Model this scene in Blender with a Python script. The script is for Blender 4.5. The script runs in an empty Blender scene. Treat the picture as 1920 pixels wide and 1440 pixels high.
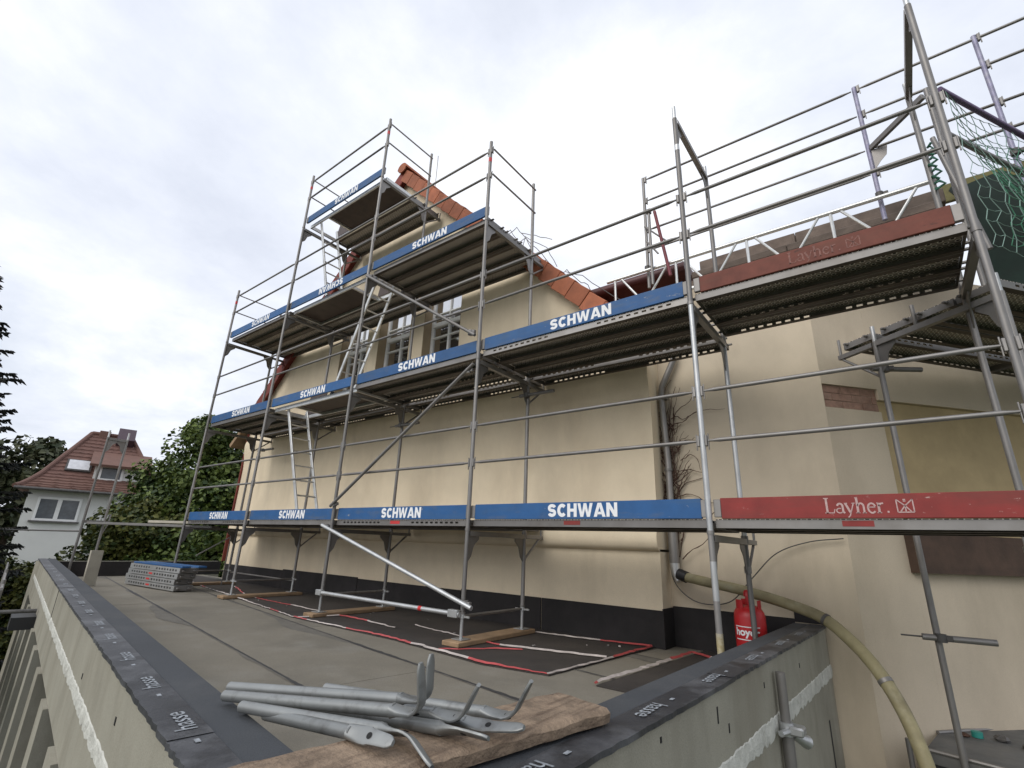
import bpy, math, random
from mathutils import Vector, Matrix
import numpy as np
random.seed(7)
rnd = random.Random(11)
S = bpy.context.scene
COL = S.collection
R = math.radians

# ------------------------------------------------------------------ camera
CAM = Vector((3.7767, -4.1283, -0.3221))
AZ, PITCH, ROLL = -0.6651, 0.3189, 0.0377
fw = Vector((math.sin(AZ)*math.cos(PITCH), math.cos(AZ)*math.cos(PITCH), math.sin(PITCH)))
rt = Vector((math.cos(AZ), -math.sin(AZ), 0)); up = rt.cross(fw)
rt2 = rt*math.cos(ROLL)+up*math.sin(ROLL); up2 = -rt*math.sin(ROLL)+up*math.cos(ROLL)
cd = bpy.data.cameras.new('camera'); cam = bpy.data.objects.new('camera', cd); COL.objects.link(cam)
M = Matrix((rt2, up2, -fw)).transposed().to_4x4(); M.translation = CAM
cam.matrix_world = M
cd.sensor_fit = 'HORIZONTAL'; cd.sensor_width = 36; cd.lens = 919.22/1920*36
cd.clip_start = 0.05; cd.clip_end = 3000
S.camera = cam

# ------------------------------------------------------------------ world, sun, exposure
SUN_EL, SUN_AZ = 38, 188          # degrees; azimuth clockwise from +Y
W = bpy.data.worlds.new('World'); S.world = W; W.use_nodes = True
nt = W.node_tree; N = nt.nodes; L = nt.links
for n in list(N): N.remove(n)
def wn(t, **k):
    n = N.new(t)
    for a, v in k.items(): setattr(n, a, v)
    return n
out = wn('ShaderNodeOutputWorld'); bg = wn('ShaderNodeBackground'); bg.inputs[1].default_value = 0.1
L.new(bg.outputs[0], out.inputs[0])
sky = wn('ShaderNodeTexSky', sky_type='NISHITA', sun_disc=False)
sky.sun_elevation = R(SUN_EL); sky.sun_rotation = R(SUN_AZ); sky.air_density = 1.2; sky.dust_density = 2.0
tc = wn('ShaderNodeTexCoord'); sep = wn('ShaderNodeSeparateXYZ'); L.new(tc.outputs['Generated'], sep.inputs[0])
def wmath(op, a, b=None, clamp=False):
    n = wn('ShaderNodeMath', operation=op, use_clamp=clamp)
    for i, v in enumerate((a, b)):
        if v is None: continue
        if isinstance(v, (int, float)): n.inputs[i].default_value = v
        else: L.new(v, n.inputs[i])
    return n.outputs[0]
zc = wmath('ADD', wmath('MAXIMUM', sep.outputs[2], 0.0), 0.22)
cx = wmath('DIVIDE', sep.outputs[0], zc); cy = wmath('DIVIDE', sep.outputs[1], zc)
comb = wn('ShaderNodeCombineXYZ'); L.new(cx, comb.inputs[0]); L.new(cy, comb.inputs[1])
comb.inputs[2].default_value = 3.7
def wnoise(scale, detail, rough, dist, off=0):
    m = wn('ShaderNodeMapping'); m.inputs['Location'].default_value = (off, off*.6, 0)
    L.new(comb.outputs[0], m.inputs[0])
    n = wn('ShaderNodeTexNoise'); n.inputs['Scale'].default_value = scale; n.inputs['Detail'].default_value = detail
    n.inputs['Roughness'].default_value = rough; n.inputs['Distortion'].default_value = dist
    L.new(m.outputs[0], n.inputs['Vector']); return n.outputs[0]
def wramp(fac, stops):
    r = wn('ShaderNodeValToRGB'); e = r.color_ramp.elements
    while len(e) < len(stops): e.new(.5)
    for el, (p, c) in zip(e, stops): el.position = p; el.color = (*c, 1)
    L.new(fac, r.inputs[0]); return r.outputs[0]
shade = wramp(wnoise(1.0, 9, .60, .15, 1.3), [(.32, (.62, .655, .74)), (.43, (.74, .77, .84)), (.51, (.83, .855, .915)), (.57, (.93, .945, .98)), (.64, (1.12, 1.12, 1.12))])
veil = wramp(wnoise(1.1, 5, .5, .2, 7.1), [(.30, (.55, .55, .55)), (.62, (1, 1, 1))])
mixs = wn('ShaderNodeMix', data_type='RGBA'); mixs.blend_type = 'MULTIPLY'; mixs.inputs[0].default_value = 1
L.new(shade, mixs.inputs[6]); mixs.inputs[7].default_value = (10.1, 10.25, 10.6, 1)
mx = wn('ShaderNodeMix', data_type='RGBA')
vf = wmath('ADD', wmath('MULTIPLY', veil, .42), .56, True)
L.new(vf, mx.inputs[0]); L.new(sky.outputs[0], mx.inputs[6]); L.new(mixs.outputs[2], mx.inputs[7])
L.new(mx.outputs[2], bg.inputs[0])

sd = bpy.data.lights.new('sun', 'SUN'); sd.energy = 1.5; sd.angle = R(45); sd.color = (1, .955, .89)
sun = bpy.data.objects.new('sun', sd); COL.objects.link(sun)
sdir = Vector((math.sin(R(SUN_AZ))*math.cos(R(SUN_EL)), math.cos(R(SUN_AZ))*math.cos(R(SUN_EL)), math.sin(R(SUN_EL))))
sun.rotation_euler = sdir.to_track_quat('Z', 'Y').to_euler(); sun.location = (0, -10, 20)
S.view_settings.view_transform = 'Standard'; S.view_settings.look = 'None'
S.view_settings.exposure = 0.17; S.view_settings.gamma = 1; S.view_settings.use_curve_mapping = False

# ------------------------------------------------------------------ materials
MATS = {}
def mat(name, col, rough=.7, metal=0., var=.12, scale=6., bump=0., bscale=60., bdist=.004, stain=None, sscale=1.2, samt=.5, sstretch=(1, 1, 1), rand=0., spec=.5, detail=5, streak=None, chips=None, grit=0.):
    if name in MATS: return MATS[name]
    m = bpy.data.materials.new(name); m.use_nodes = True; t = m.node_tree; n = t.nodes; l = t.links
    b = n['Principled BSDF']; b.inputs['Roughness'].default_value = rough; b.inputs['Metallic'].default_value = metal
    b.inputs['Specular IOR Level'].default_value = spec
    co = n.new('ShaderNodeTexCoord').outputs['Object']
    if chips:
        oi0 = n.new('ShaderNodeObjectInfo'); ml0 = n.new('ShaderNodeMath'); ml0.operation = 'MULTIPLY'; ml0.inputs[1].default_value = 37.; l.new(oi0.outputs['Random'], ml0.inputs[0])
        va = n.new('ShaderNodeVectorMath'); va.operation = 'ADD'; l.new(co, va.inputs[0]); l.new(ml0.outputs[0], va.inputs[1]); co = va.outputs[0]
    def noise(sc, det=detail, st=(1, 1, 1), ro=.6):
        mp = n.new('ShaderNodeMapping'); mp.inputs['Scale'].default_value = st; l.new(co, mp.inputs[0])
        x = n.new('ShaderNodeTexNoise'); x.inputs['Scale'].default_value = sc; x.inputs['Detail'].default_value = det
        x.inputs['Roughness'].default_value = ro; l.new(mp.outputs[0], x.inputs['Vector']); return x.outputs[0]
    rp = n.new('ShaderNodeValToRGB'); e = rp.color_ramp.elements
    c = Vector(col)
    e[0].position = .3; e[1].position = .7
    e[0].color = (*[max(0, v*(1-var)) for v in c], 1); e[1].color = (*[min(1, v*(1+var)) for v in c], 1)
    l.new(noise(scale), rp.inputs[0]); cur = rp.outputs[0]
    if stain:
        r2 = n.new('ShaderNodeValToRGB'); r2.color_ramp.elements[0].position = .48; r2.color_ramp.elements[1].position = .72
        r2.color_ramp.elements[0].color = (0, 0, 0, 1); r2.color_ramp.elements[1].color = (samt, samt, samt, 1)
        l.new(noise(sscale, 7, sstretch, .65), r2.inputs[0])
        x = n.new('ShaderNodeMix'); x.data_type = 'RGBA'; l.new(r2.outputs[0], x.inputs[0]); l.new(cur, x.inputs[6]); x.inputs[7].default_value = (*stain, 1)
        cur = x.outputs[2]
    def layer(fac_out, lo_, hi_, amt, colr, cur_):
        q = n.new('ShaderNodeMapRange'); q.inputs[1].default_value = lo_; q.inputs[2].default_value = hi_; q.inputs[4].default_value = amt; l.new(fac_out, q.inputs[0])
        x = n.new('ShaderNodeMix'); x.data_type = 'RGBA'; l.new(q.outputs[0], x.inputs[0]); l.new(cur_, x.inputs[6]); x.inputs[7].default_value = (*colr, 1); return x.outputs[2]
    if streak: cur = layer(noise(streak[1], 6, streak[2], .6), .53, .70, streak[3], streak[0], cur)
    if chips: cur = layer(noise(chips[1], 9, chips[3], .75), chips[2], chips[2]+.05, .85, chips[0], cur)
    if grit: cur = layer(noise(190., 2, (1, 1, 1), .5), .45, .75, grit, tuple(v*.35 for v in col), cur)
    if rand:
        oi = n.new('ShaderNodeObjectInfo'); mr = n.new('ShaderNodeMapRange'); mr.inputs[3].default_value = 1-rand; mr.inputs[4].default_value = 1+rand
        l.new(oi.outputs['Random'], mr.inputs[0])
        hs = n.new('ShaderNodeHueSaturation'); l.new(mr.outputs[0], hs.inputs['Value']); l.new(cur, hs.inputs['Color']); cur = hs.outputs[0]
    l.new(cur, b.inputs['Base Color'])
    if bump:
        bp = n.new('ShaderNodeBump'); bp.inputs['Strength'].default_value = bump; bp.inputs['Distance'].default_value = bdist
        l.new(noise(bscale, 6), bp.inputs['Height']); l.new(bp.outputs[0], b.inputs['Normal'])
    MATS[name] = m; return m
GALV = mat('galvanised_steel', (.235, .225, .215), .5, .6, .12, 3, stain=(.14, .12, .10), sscale=1.6, samt=.55, rand=.22)
GALV_L = mat('bright_galvanised_steel', (.52, .53, .53), .42, .7, .15, 12, .1, 40, .002, stain=(.25, .23, .2), sscale=6, samt=.5, rand=.12)
PAINTED = mat('yellowed_painted_steel', (.36, .30, .16), .6, .2, .3, 18, .2, 40, .002, stain=(.42, .42, .40), sscale=9, samt=.9)
BLUESTEEL = mat('blue_marked_steel', (.26, .25, .35), .5, .3, .3, 10, stain=(.4, .4, .42), sscale=12, samt=.8)
DKSTEEL = mat('dark_steel', (.10, .095, .09), .55, .4, .3, 14, rand=.2)
REDBAND = mat('red_tape_band', (.55, .03, .03), .5)
ALU = mat('aluminium', (.62, .62, .60), .38, .8, .1, 10, rand=.1)
BLUE = mat('blue_painted_board', (.012, .085, .24), .6, 0, .12, 7, .08, 60, .001, stain=(.05, .11, .20), sscale=3, samt=.5, sstretch=(.4, 1, 3), rand=.12, chips=((.32, .32, .31), 14, .63, (.5, 1, 1.2)), streak=((.11, .12, .13), 5, (.6, 1, 2), .45))
RED = mat('red_painted_board', (.235, .026, .022), .65, 0, .15, 7, .1, 50, .001, stain=(.15, .04, .03), sscale=3.4, samt=.6, sstretch=(.4, 1, 3), chips=((.48, .36, .32), 14, .625, (.5, 1, 1.2)))
REDW = mat('weathered_red_board', (.16, .048, .032), .75, 0, .2, 9, .15, 50, .001, stain=(.13, .06, .04), sscale=4, samt=.6, sstretch=(.3, 1, 3), chips=((.07, .03, .022), 14, .62, (.4, 1, 1.5)))
WHITEP = mat('white_print', (.80, .81, .82), .6, 0, .04, 30)
PALEP = mat('worn_pale_print', (.48, .33, .31), .7, 0, .25, 60)
PALEP2 = mat('faded_print', (.22, .10, .08), .7, 0, .5, 60)
COATP = mat('grey_white_print', (.26, .28, .30), .7, 0, .5, 30)
PLY = mat('phenolic_plywood', (.055, .034, .026), .55, 0, .25, 5, .1, 20, .002, rand=.1)
WOOD = mat('weathered_timber', (.30, .20, .115), .8, 0, .3, 5, .5, 30, .004, stain=(.10, .065, .04), sscale=3, samt=.7, sstretch=(1, .12, 1), rand=.15)
WOOD_D = mat('grey_timber', (.17, .13, .105), .85, 0, .3, 5, .5, 30, .004, stain=(.06, .05, .04), sscale=2.5, samt=.7, sstretch=(.15, 1, 1), rand=.2)
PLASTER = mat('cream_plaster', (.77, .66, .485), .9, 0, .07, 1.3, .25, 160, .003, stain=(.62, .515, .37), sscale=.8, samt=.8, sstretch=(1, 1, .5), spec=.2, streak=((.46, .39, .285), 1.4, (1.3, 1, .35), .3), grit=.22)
PLASTER2 = mat('shaded_cream_plaster', (.60, .515, .39), .9, 0, .07, 1.1, .25, 160, .003, stain=(.44, .375, .28), sscale=.7, samt=.7, sstretch=(1, 1, .5), spec=.2, streak=((.33, .275, .20), 1.3, (1.2, 1.2, .35), .35), grit=.22)  # same plaster as the gable; the wing's shade is put into the colour
PLASTER3 = mat('shaded_chamfer_plaster', (.59, .505, .385), .9, 0, .06, 1.1, .25, 160, .003, stain=(.43, .365, .27), sscale=.7, samt=.7, sstretch=(1, 1, .5), spec=.2, streak=((.34, .285, .205), 1.3, (1.2, 1.2, .35), .35), grit=.22)  # wing plaster on the chamfer, its shade also in the colour
OCHRE = mat('ochre_board', (.47, .365, .205), .85, 0, .12, 2, .2, 80, .003, stain=(.35, .27, .15), sscale=1.5, samt=.6, spec=.2)
BITUMEN_W = mat('black_bitumen_upstand', (.014, .012, .012), .8, 0, .3, 3, .3, 60, .004, stain=(.035, .028, .03), sscale=2, samt=.6)
SHEET = mat('slate_granule_sheet', (.225, .205, .165), .9, 0, .10, 1.5, .5, 320, .003, stain=(.15, .14, .118), sscale=.9, samt=.75, spec=.25, rand=.05, grit=.45, streak=((.255, .242, .21), 1.5, (1, 1, 1), .65))
SHEET_D = mat('old_bitumen', (.038, .032, .028), .8, 0, .25, 2.0, .5, 200, .004, stain=(.065, .054, .044), sscale=1.6, samt=.6)
SMEAR = mat('damp_granules', (.14, .13, .11), .85, 0, .15, 6, .5, 320, .003)
SEAM = mat('bitumen_bleed', (.045, .043, .042), .7, 0, .2, 9)
COPING = mat('blue_grey_coping_sheet', (.050, .055, .062), .8, 0, .12, 2, .4, 300, .003, stain=(.075, .078, .08), sscale=1.6, samt=.5, grit=.4, streak=((.10, .10, .10), 3, (1, 1, 1), .4))
COPING_S = mat('smooth_coping_lap', (.030, .031, .035), .5, 0, .3, 5, .4, 70, .004, stain=(.15, .155, .165), sscale=2.6, samt=.8, streak=((.012, .012, .013), 6, (1, 1, 1), .8))
CONC = mat('parapet_concrete', (.32, .305, .25), .9, 0, .08, 2.5, .35, 120, .004, stain=(.22, .20, .155), sscale=1.6, samt=.75, sstretch=(1, 1, .45), spec=.2, grit=.3, streak=((.16, .145, .11), 2.2, (1.1, 1.1, .4), .4))
FOAM = mat('pale_rough_strip', (.56, .56, .51), .95, 0, .15, 10, .8, 60, .01, stain=(.30, .29, .25), sscale=6, samt=.6)
TILE = mat('terracotta_tile', (.35, .115, .055), .8, 0, .2, 5, .3, 60, .004, rand=.25, stain=(.20, .075, .045), sscale=3, samt=.6)
TILE_D = mat('dark_red_tile', (.17, .032, .022), .75, 0, .2, 4, .3, 60, .004, rand=.12)
MAROON = mat('maroon_sheet_metal', (.075, .025, .025), .45, .2, .2, 4)
GLASS = mat('window_glass', (.02, .022, .025), .05, 0, .1, 2, spec=1.0); GLASS.node_tree.nodes['Principled BSDF'].inputs['IOR'].default_value = 3.6
GLASS_F = mat('curtained_glass', (.09, .10, .11), .15, 0, .3, 3)
WINW = mat('white_window_paint', (.80, .80, .78), .5, 0, .04, 8)
REVEAL = mat('brown_reveal', (.34, .265, .17), .85, 0, .08, 3)
HOSE = mat('yellow_drain_hose', (.29, .255, .14), .6, 0, .12, 4, .15, 30, .003, stain=(.15, .125, .07), sscale=3.5, samt=.9, streak=((.33, .31, .22), 8, (1, 1, 1), .5))
BLACKP = mat('black_plastic', (.012, .012, .013), .5)
GASRED = mat('red_gas_bottle', (.48, .016, .02), .4, 0, .08, 5, stain=(.33, .02, .02), sscale=4, samt=.5)
TAPE_R = mat('red_barrier_tape', (.42, .07, .07), .5, 0, .2, 9)
TAPE_W = mat('white_barrier_tape', (.46, .41, .38), .5, 0, .3, 9)
RUST = mat('rusty_brown', (.07, .035, .022), .8, 0, .3, 9)
BRICK = mat('exposed_brick', (.33, .20, .15), .9, 0, .3, 12, .5, 50, .006, stain=(.36, .25, .19), sscale=9, samt=.7)
NETG = mat('green_net', (.05, .16, .11), .7, 0, .2, 5)
NETW = mat('pale_green_net', (.24, .36, .31), .7, 0, .2, 5)
BARK = mat('bark', (.07, .05, .035), .9, 0, .3, 8, .6, 30, .01)
GROUND = mat('ground_grass', (.06, .075, .035), .95, 0, .3, .8, .4, 12, .03, stain=(.11, .09, .06), sscale=.3, samt=.7)
HWALL = mat('white_render_house', (.66, .66, .63), .9, 0, .05, 1, spec=.2)
HROOF = mat('red_roof_tiles', (.145, .075, .058), .8, 0, .15, 2, rand=.05, stain=(.12, .06, .048), sscale=.8, samt=.6)
HROOF2 = mat('dull_roof_tiles', (.155, .082, .062), .8, 0, .12, 2)
DARK = mat('dark_void', (.012, .012, .012), .9)  # near-black colour stands for the shade inside slots, holes and joints
TEAL = mat('teal_plastic', (.03, .25, .21), .5)
PEBBLE = mat('grey_debris', (.16, .15, .14), .9, 0, .3, 9)
# perforated steel deck: tiny raised holes
def perf_mat(name, col, pitch=(.068, .046)):
    m = mat(name, col, .6, .2, .25, 10, stain=(.19, .16, .13), sscale=2.5, samt=.75, rand=.18)
    t = m.node_tree; n = t.nodes; l = t.links; b = n['Principled BSDF']
    sp = n.new('ShaderNodeSeparateXYZ'); tcx = n.new('ShaderNodeTexCoord'); l.new(tcx.outputs['Object'], sp.inputs[0])
    def mm(op, a, bb=None):
        x = n.new('ShaderNodeMath'); x.operation = op
        for i, v in enumerate((a, bb)):
            if v is None: continue
            if isinstance(v, (int, float)): x.inputs[i].default_value = v
            else: l.new(v, x.inputs[i])
        return x.outputs[0]
    row = mm('FLOOR', mm('DIVIDE', sp.outputs[1], pitch[1]))
    xo = mm('ADD', mm('DIVIDE', sp.outputs[0], pitch[0]), mm('MULTIPLY', row, .5))
    fx = mm('MULTIPLY', mm('SUBTRACT', mm('FRACT', xo), .5), pitch[0]); fy = mm('MULTIPLY', mm('SUBTRACT', mm('FRACT', mm('DIVIDE', sp.outputs[1], pitch[1])), .5), pitch[1])
    r = mm('SQRT', mm('ADD', mm('MULTIPLY', fx, fx), mm('MULTIPLY', fy, fy)))
    hole = mm('LESS_THAN', r, .0115)
    ring = mm('LESS_THAN', r, .0195)
    old = b.inputs['Base Color'].links[0].from_socket
    x = n.new('ShaderNodeMix'); x.data_type = 'RGBA'; l.new(ring, x.inputs[0]); l.new(old, x.inputs[6]); x.inputs[7].default_value = (.80, .75, .68, 1)
    y = n.new('ShaderNodeMix'); y.data_type = 'RGBA'; l.new(hole, y.inputs[0]); l.new(x.outputs[2], y.inputs[6]); y.inputs[7].default_value = (.02, .02, .02, 1)
    l.new(y.outputs[2], b.inputs['Base Color'])
    mt = mm('SUBTRACT', .2, mm('MULTIPLY', hole, .2)); l.new(mt, b.inputs['Metallic'])
    bp = n.new('ShaderNodeBump'); bp.inputs['Strength'].default_value = .8; bp.inputs['Distance'].default_value = .006
    l.new(mm('MULTIPLY', mm('SUBTRACT', ring, hole), 1.0), bp.inputs['Height']); l.new(bp.outputs[0], b.inputs['Normal'])
    return m
PERF = perf_mat('perforated_steel', (.27, .24, .205))
# leaves with per-face tone carried by position noise
def leaf_mat(name, c1, c2, sc=1.2):
    m = bpy.data.materials.new(name); m.use_nodes = True; n = m.node_tree.nodes; l = m.node_tree.links; b = n['Principled BSDF']
    g = n.new('ShaderNodeNewGeometry'); x = n.new('ShaderNodeTexNoise'); x.inputs['Scale'].default_value = sc; x.inputs['Detail'].default_value = 3
    l.new(g.outputs['Position'], x.inputs['Vector'])
    rp = n.new('ShaderNodeValToRGB'); rp.color_ramp.elements[0].position = .35; rp.color_ramp.elements[1].position = .68
    rp.color_ramp.elements[0].color = (*c1, 1); rp.color_ramp.elements[1].color = (*c2, 1)
    ad = n.new('ShaderNodeMath'); ad.operation = 'ADD'
    rr = n.new('ShaderNodeMath'); rr.operation = 'MULTIPLY_ADD'; rr.inputs[1].default_value = .4; rr.inputs[2].default_value = -.2
    l.new(g.outputs['Random Per Island'], rr.inputs[0]); l.new(rr.outputs[0], ad.inputs[0]); l.new(x.outputs[0], ad.inputs[1])
    l.new(ad.outputs[0], rp.inputs[0]); l.new(rp.outputs[0], b.inputs['Base Color']); b.inputs['Roughness'].default_value = .55
    b.inputs['Specular IOR Level'].default_value = .35
    return m
LEAF = leaf_mat('maple_leaves', (.022, .048, .008), (.145, .195, .042))
LEAF2 = leaf_mat('yellowing_leaves', (.028, .048, .010), (.16, .165, .04))
NEEDLE = leaf_mat('spruce_needles', (.012, .015, .014), (.05, .052, .042))
LEAF3 = leaf_mat('distant_leaves', (.03, .042, .018), (.08, .085, .04))

# ------------------------------------------------------------------ mesh helpers
class MB:
    def __init__(s): s.v = []; s.f = []
    def add(s, vs, fs):
        o = len(s.v); s.v += [tuple(v) for v in vs]; s.f += [tuple(i+o for i in f) for f in fs]; return s
    def box(s, a, b, M=None, ch=0.):
        (x0, y0, z0), (x1, y1, z1) = a, b
        if ch <= 0:
            vs = [Vector(p) for p in ((x0, y0, z0), (x1, y0, z0), (x1, y1, z0), (x0, y1, z0), (x0, y0, z1), (x1, y0, z1), (x1, y1, z1), (x0, y1, z1))]
            fs = [(3, 2, 1, 0), (4, 5, 6, 7), (0, 1, 5, 4), (1, 2, 6, 5), (2, 3, 7, 6), (3, 0, 4, 7)]
        else:
            c = min(ch, .45*min(x1-x0, y1-y0, z1-z0)); vs = []; idx = {}
            for i, X in enumerate((x0, x1)):
                for j, Y in enumerate((y0, y1)):
                    for k, Z in enumerate((z0, z1)):
                        sx, sy, sz = (1-2*i)*c, (1-2*j)*c, (1-2*k)*c
                        for ax, p in enumerate(((X, Y+sy, Z+sz), (X+sx, Y, Z+sz), (X+sx, Y+sy, Z))):
                            idx[i, j, k, ax] = len(vs); vs.append(Vector(p))
            g = lambda i, j, k, a: idx[i, j, k, a]; fs = []
            for i in (0, 1):
                q = [g(i, 0, 0, 0), g(i, 1, 0, 0), g(i, 1, 1, 0), g(i, 0, 1, 0)]; fs.append(q if i else q[::-1])
                q = [g(0, i, 0, 1), g(0, i, 1, 1), g(1, i, 1, 1), g(1, i, 0, 1)]; fs.append(q if i else q[::-1])
                q = [g(0, 0, i, 2), g(1, 0, i, 2), g(1, 1, i, 2), g(0, 1, i, 2)]; fs.append(q if i else q[::-1])
            for i in (0, 1):
                for j in (0, 1):
                    fs.append((g(i, j, 0, 0), g(i, j, 1, 0), g(i, j, 1, 1), g(i, j, 0, 1)))
                    fs.append((g(i, 0, j, 0), g(i, 1, j, 0), g(i, 1, j, 2), g(i, 0, j, 2)))
                    fs.append((g(0, i, j, 1), g(1, i, j, 1), g(1, i, j, 2), g(0, i, j, 2)))
                    for k in (0, 1): fs.append((g(i, j, k, 0), g(i, j, k, 1), g(i, j, k, 2)))
        if M is not None: vs = [M @ v for v in vs]
        return s.add(vs, fs)
    def tube(s, pts, r, seg=10, cap=True, rs=None):
        pts = [Vector(p) for p in pts]; n = len(pts); vs = []; fs = []
        t0 = (pts[1]-pts[0]).normalized()
        ref = Vector((0, 0, 1)) if abs(t0.z) < .9 else Vector((1, 0, 0))
        u = t0.cross(ref).normalized()
        for i, p in enumerate(pts):
            t = (pts[min(i+1, n-1)]-pts[max(i-1, 0)]).normalized()
            u = (u-t*u.dot(t)).normalized(); w = t.cross(u)
            rr = rs[i] if rs else r
            for k in range(seg):
                a = 2*math.pi*k/seg; vs.append(p+(u*math.cos(a)+w*math.sin(a))*rr)
        for i in range(n-1):
            for k in range(seg):
                a, b = i*seg+k, i*seg+(k+1) % seg
                fs.append((a, b, b+seg, a+seg))
        if cap: fs.append(tuple(range(seg))[::-1]); fs.append(tuple(range((n-1)*seg, n*seg)))
        return s.add(vs, fs)
    def prism(s, prof, ax, a, b, M=None):
        # prof: list of 2D points in the plane normal to axis ax
        n = len(prof); vs = []
        for t in (a, b):
            for p, q in prof:
                v = {'X': (t, p, q), 'Y': (p, t, q), 'Z': (p, q, t)}[ax]; vs.append(Vector(v))
        if M is not None: vs = [M @ v for v in vs]
        fs = [tuple(range(n))[::-1], tuple(range(n, 2*n))]+[(i, (i+1) % n, n+(i+1) % n, n+i) for i in range(n)]
        return s.add(vs, fs)
    def strip(s, prof, ax, a, b):
        n = len(prof); vs = []
        for t in (a, b):
            for p, q in prof: vs.append({'X': (t, p, q), 'Y': (p, t, q), 'Z': (p, q, t)}[ax])
        return s.add(vs, [(i, i+1, n+i+1, n+i) for i in range(n-1)])
    def lathe(s, prof, seg=20, c=(0, 0, 0)):
        vs = []; fs = []; n = len(prof)
        for r, z in prof:
            for k in range(seg):
                a = 2*math.pi*k/seg; vs.append((c[0]+r*math.cos(a), c[1]+r*math.sin(a), c[2]+z))
        for i in range(n-1):
            for k in range(seg):
                a, b = i*seg+k, i*seg+(k+1) % seg; fs.append((a, b, b+seg, a+seg))
        fs.append(tuple(range(seg))[::-1]); fs.append(tuple(range((n-1)*seg, n*seg)))
        return s.add(vs, fs)
    def mesh(s, name, m, smooth=True):
        me = bpy.data.meshes.new(name); me.from_pydata(s.v, [], s.f)
        me.materials.append(m)
        if smooth:
            me.polygons.foreach_set('use_smooth', [True]*len(me.polygons))
            me.set_sharp_from_angle(angle=R(38))
        me.update(); return me
def put(name, me, parent=None, loc=(0, 0, 0), rot=None):
    o = bpy.data.objects.new(name, me); COL.objects.link(o); o.location = loc
    if rot is not None: o.rotation_euler = rot
    if parent is not None: o.parent = parent
    return o
def ob(name, mb, m, parent=None, loc=(0, 0, 0), rot=None, smooth=True): return put(name, mb.mesh(name, m, smooth), parent, loc, rot)
LABELS = {}
def tag(o, label, cat, group=None, kind=None):
    o['label'] = label; o['category'] = cat
    if group: o['group'] = group
    if kind: o['kind'] = kind
    return o
def empty(name, loc=(0, 0, 0), rot=None):
    o = bpy.data.objects.new(name, None); COL.objects.link(o); o.location = loc; o.empty_display_size = .1
    if rot is not None: o.rotation_euler = rot
    return o
def struct(o): o['kind'] = 'structure'; return o
CACHE = {}
def cached(key, fn):
    if key not in CACHE: CACHE[key] = fn()
    return CACHE[key]
def text_mesh(key, s, size, m, bold=.0, sx=1., spacing=1.0):
    def mk():
        c = bpy.data.curves.new('t', 'FONT'); c.body = s; c.size = size; c.offset = bold; c.align_x = 'CENTER'; c.align_y = 'CENTER'
        c.space_character = spacing; c.resolution_u = 4
        o = bpy.data.objects.new('t', c); COL.objects.link(o)
        dg = bpy.context.evaluated_depsgraph_get(); dg.update()
        me = bpy.data.meshes.new_from_object(o.evaluated_get(dg))
        bpy.data.objects.remove(o)
        co = np.empty(len(me.vertices)*3); me.vertices.foreach_get('co', co); co = co.reshape(-1, 3)
        mid = (co.max(0)+co.min(0))/2; co -= mid; co[:, 0] *= sx
        me.vertices.foreach_set('co', co.ravel()); me.materials.clear(); me.materials.append(m); me.update(); return me
    return cached(('text', key), mk)

# hand drawn stroke lettering (heavy sans and light serif)
def stroke_mb(mb, pts, w, ox=0, sx=1, sy=1, rs=None):
    P = [Vector((ox+p[0]*sx, p[1]*sy)) for p in pts]; n = len(P); vs = []
    for i, p in enumerate(P):
        d0 = (P[i]-P[i-1]).normalized() if i else (P[1]-P[0]).normalized(); d1 = (P[i+1]-P[i]).normalized() if i < n-1 else d0
        t = (d0+d1).normalized() if (d0+d1).length > .01 else d0; nn = Vector((-t.y, t.x)); k = w/2/max(.45, abs(nn.dot(Vector((-d0.y, d0.x)))))
        if rs: k *= rs[i]
        vs += [(p.x-nn.x*k, p.y-nn.y*k, 0), (p.x+nn.x*k, p.y+nn.y*k, 0)]
    mb.add(vs, [(2*i, 2*i+2, 2*i+3, 2*i+1) for i in range(n-1)])
def arc(cx, cy, rx, ry, a0, a1, n=10): return [(cx+rx*math.cos(R(a0+(a1-a0)*k/n)), cy+ry*math.sin(R(a0+(a1-a0)*k/n))) for k in range(n+1)]
def flat_mesh(name, mb, m, cxy):
    mb.v = [(v[0]-cxy[0], v[1]-cxy[1], 1e-4*i) for i, v in enumerate(mb.v)] if False else [(v[0]-cxy[0], v[1]-cxy[1], v[2]) for v in mb.v]
    return mb.mesh(name, m, False)
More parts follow.
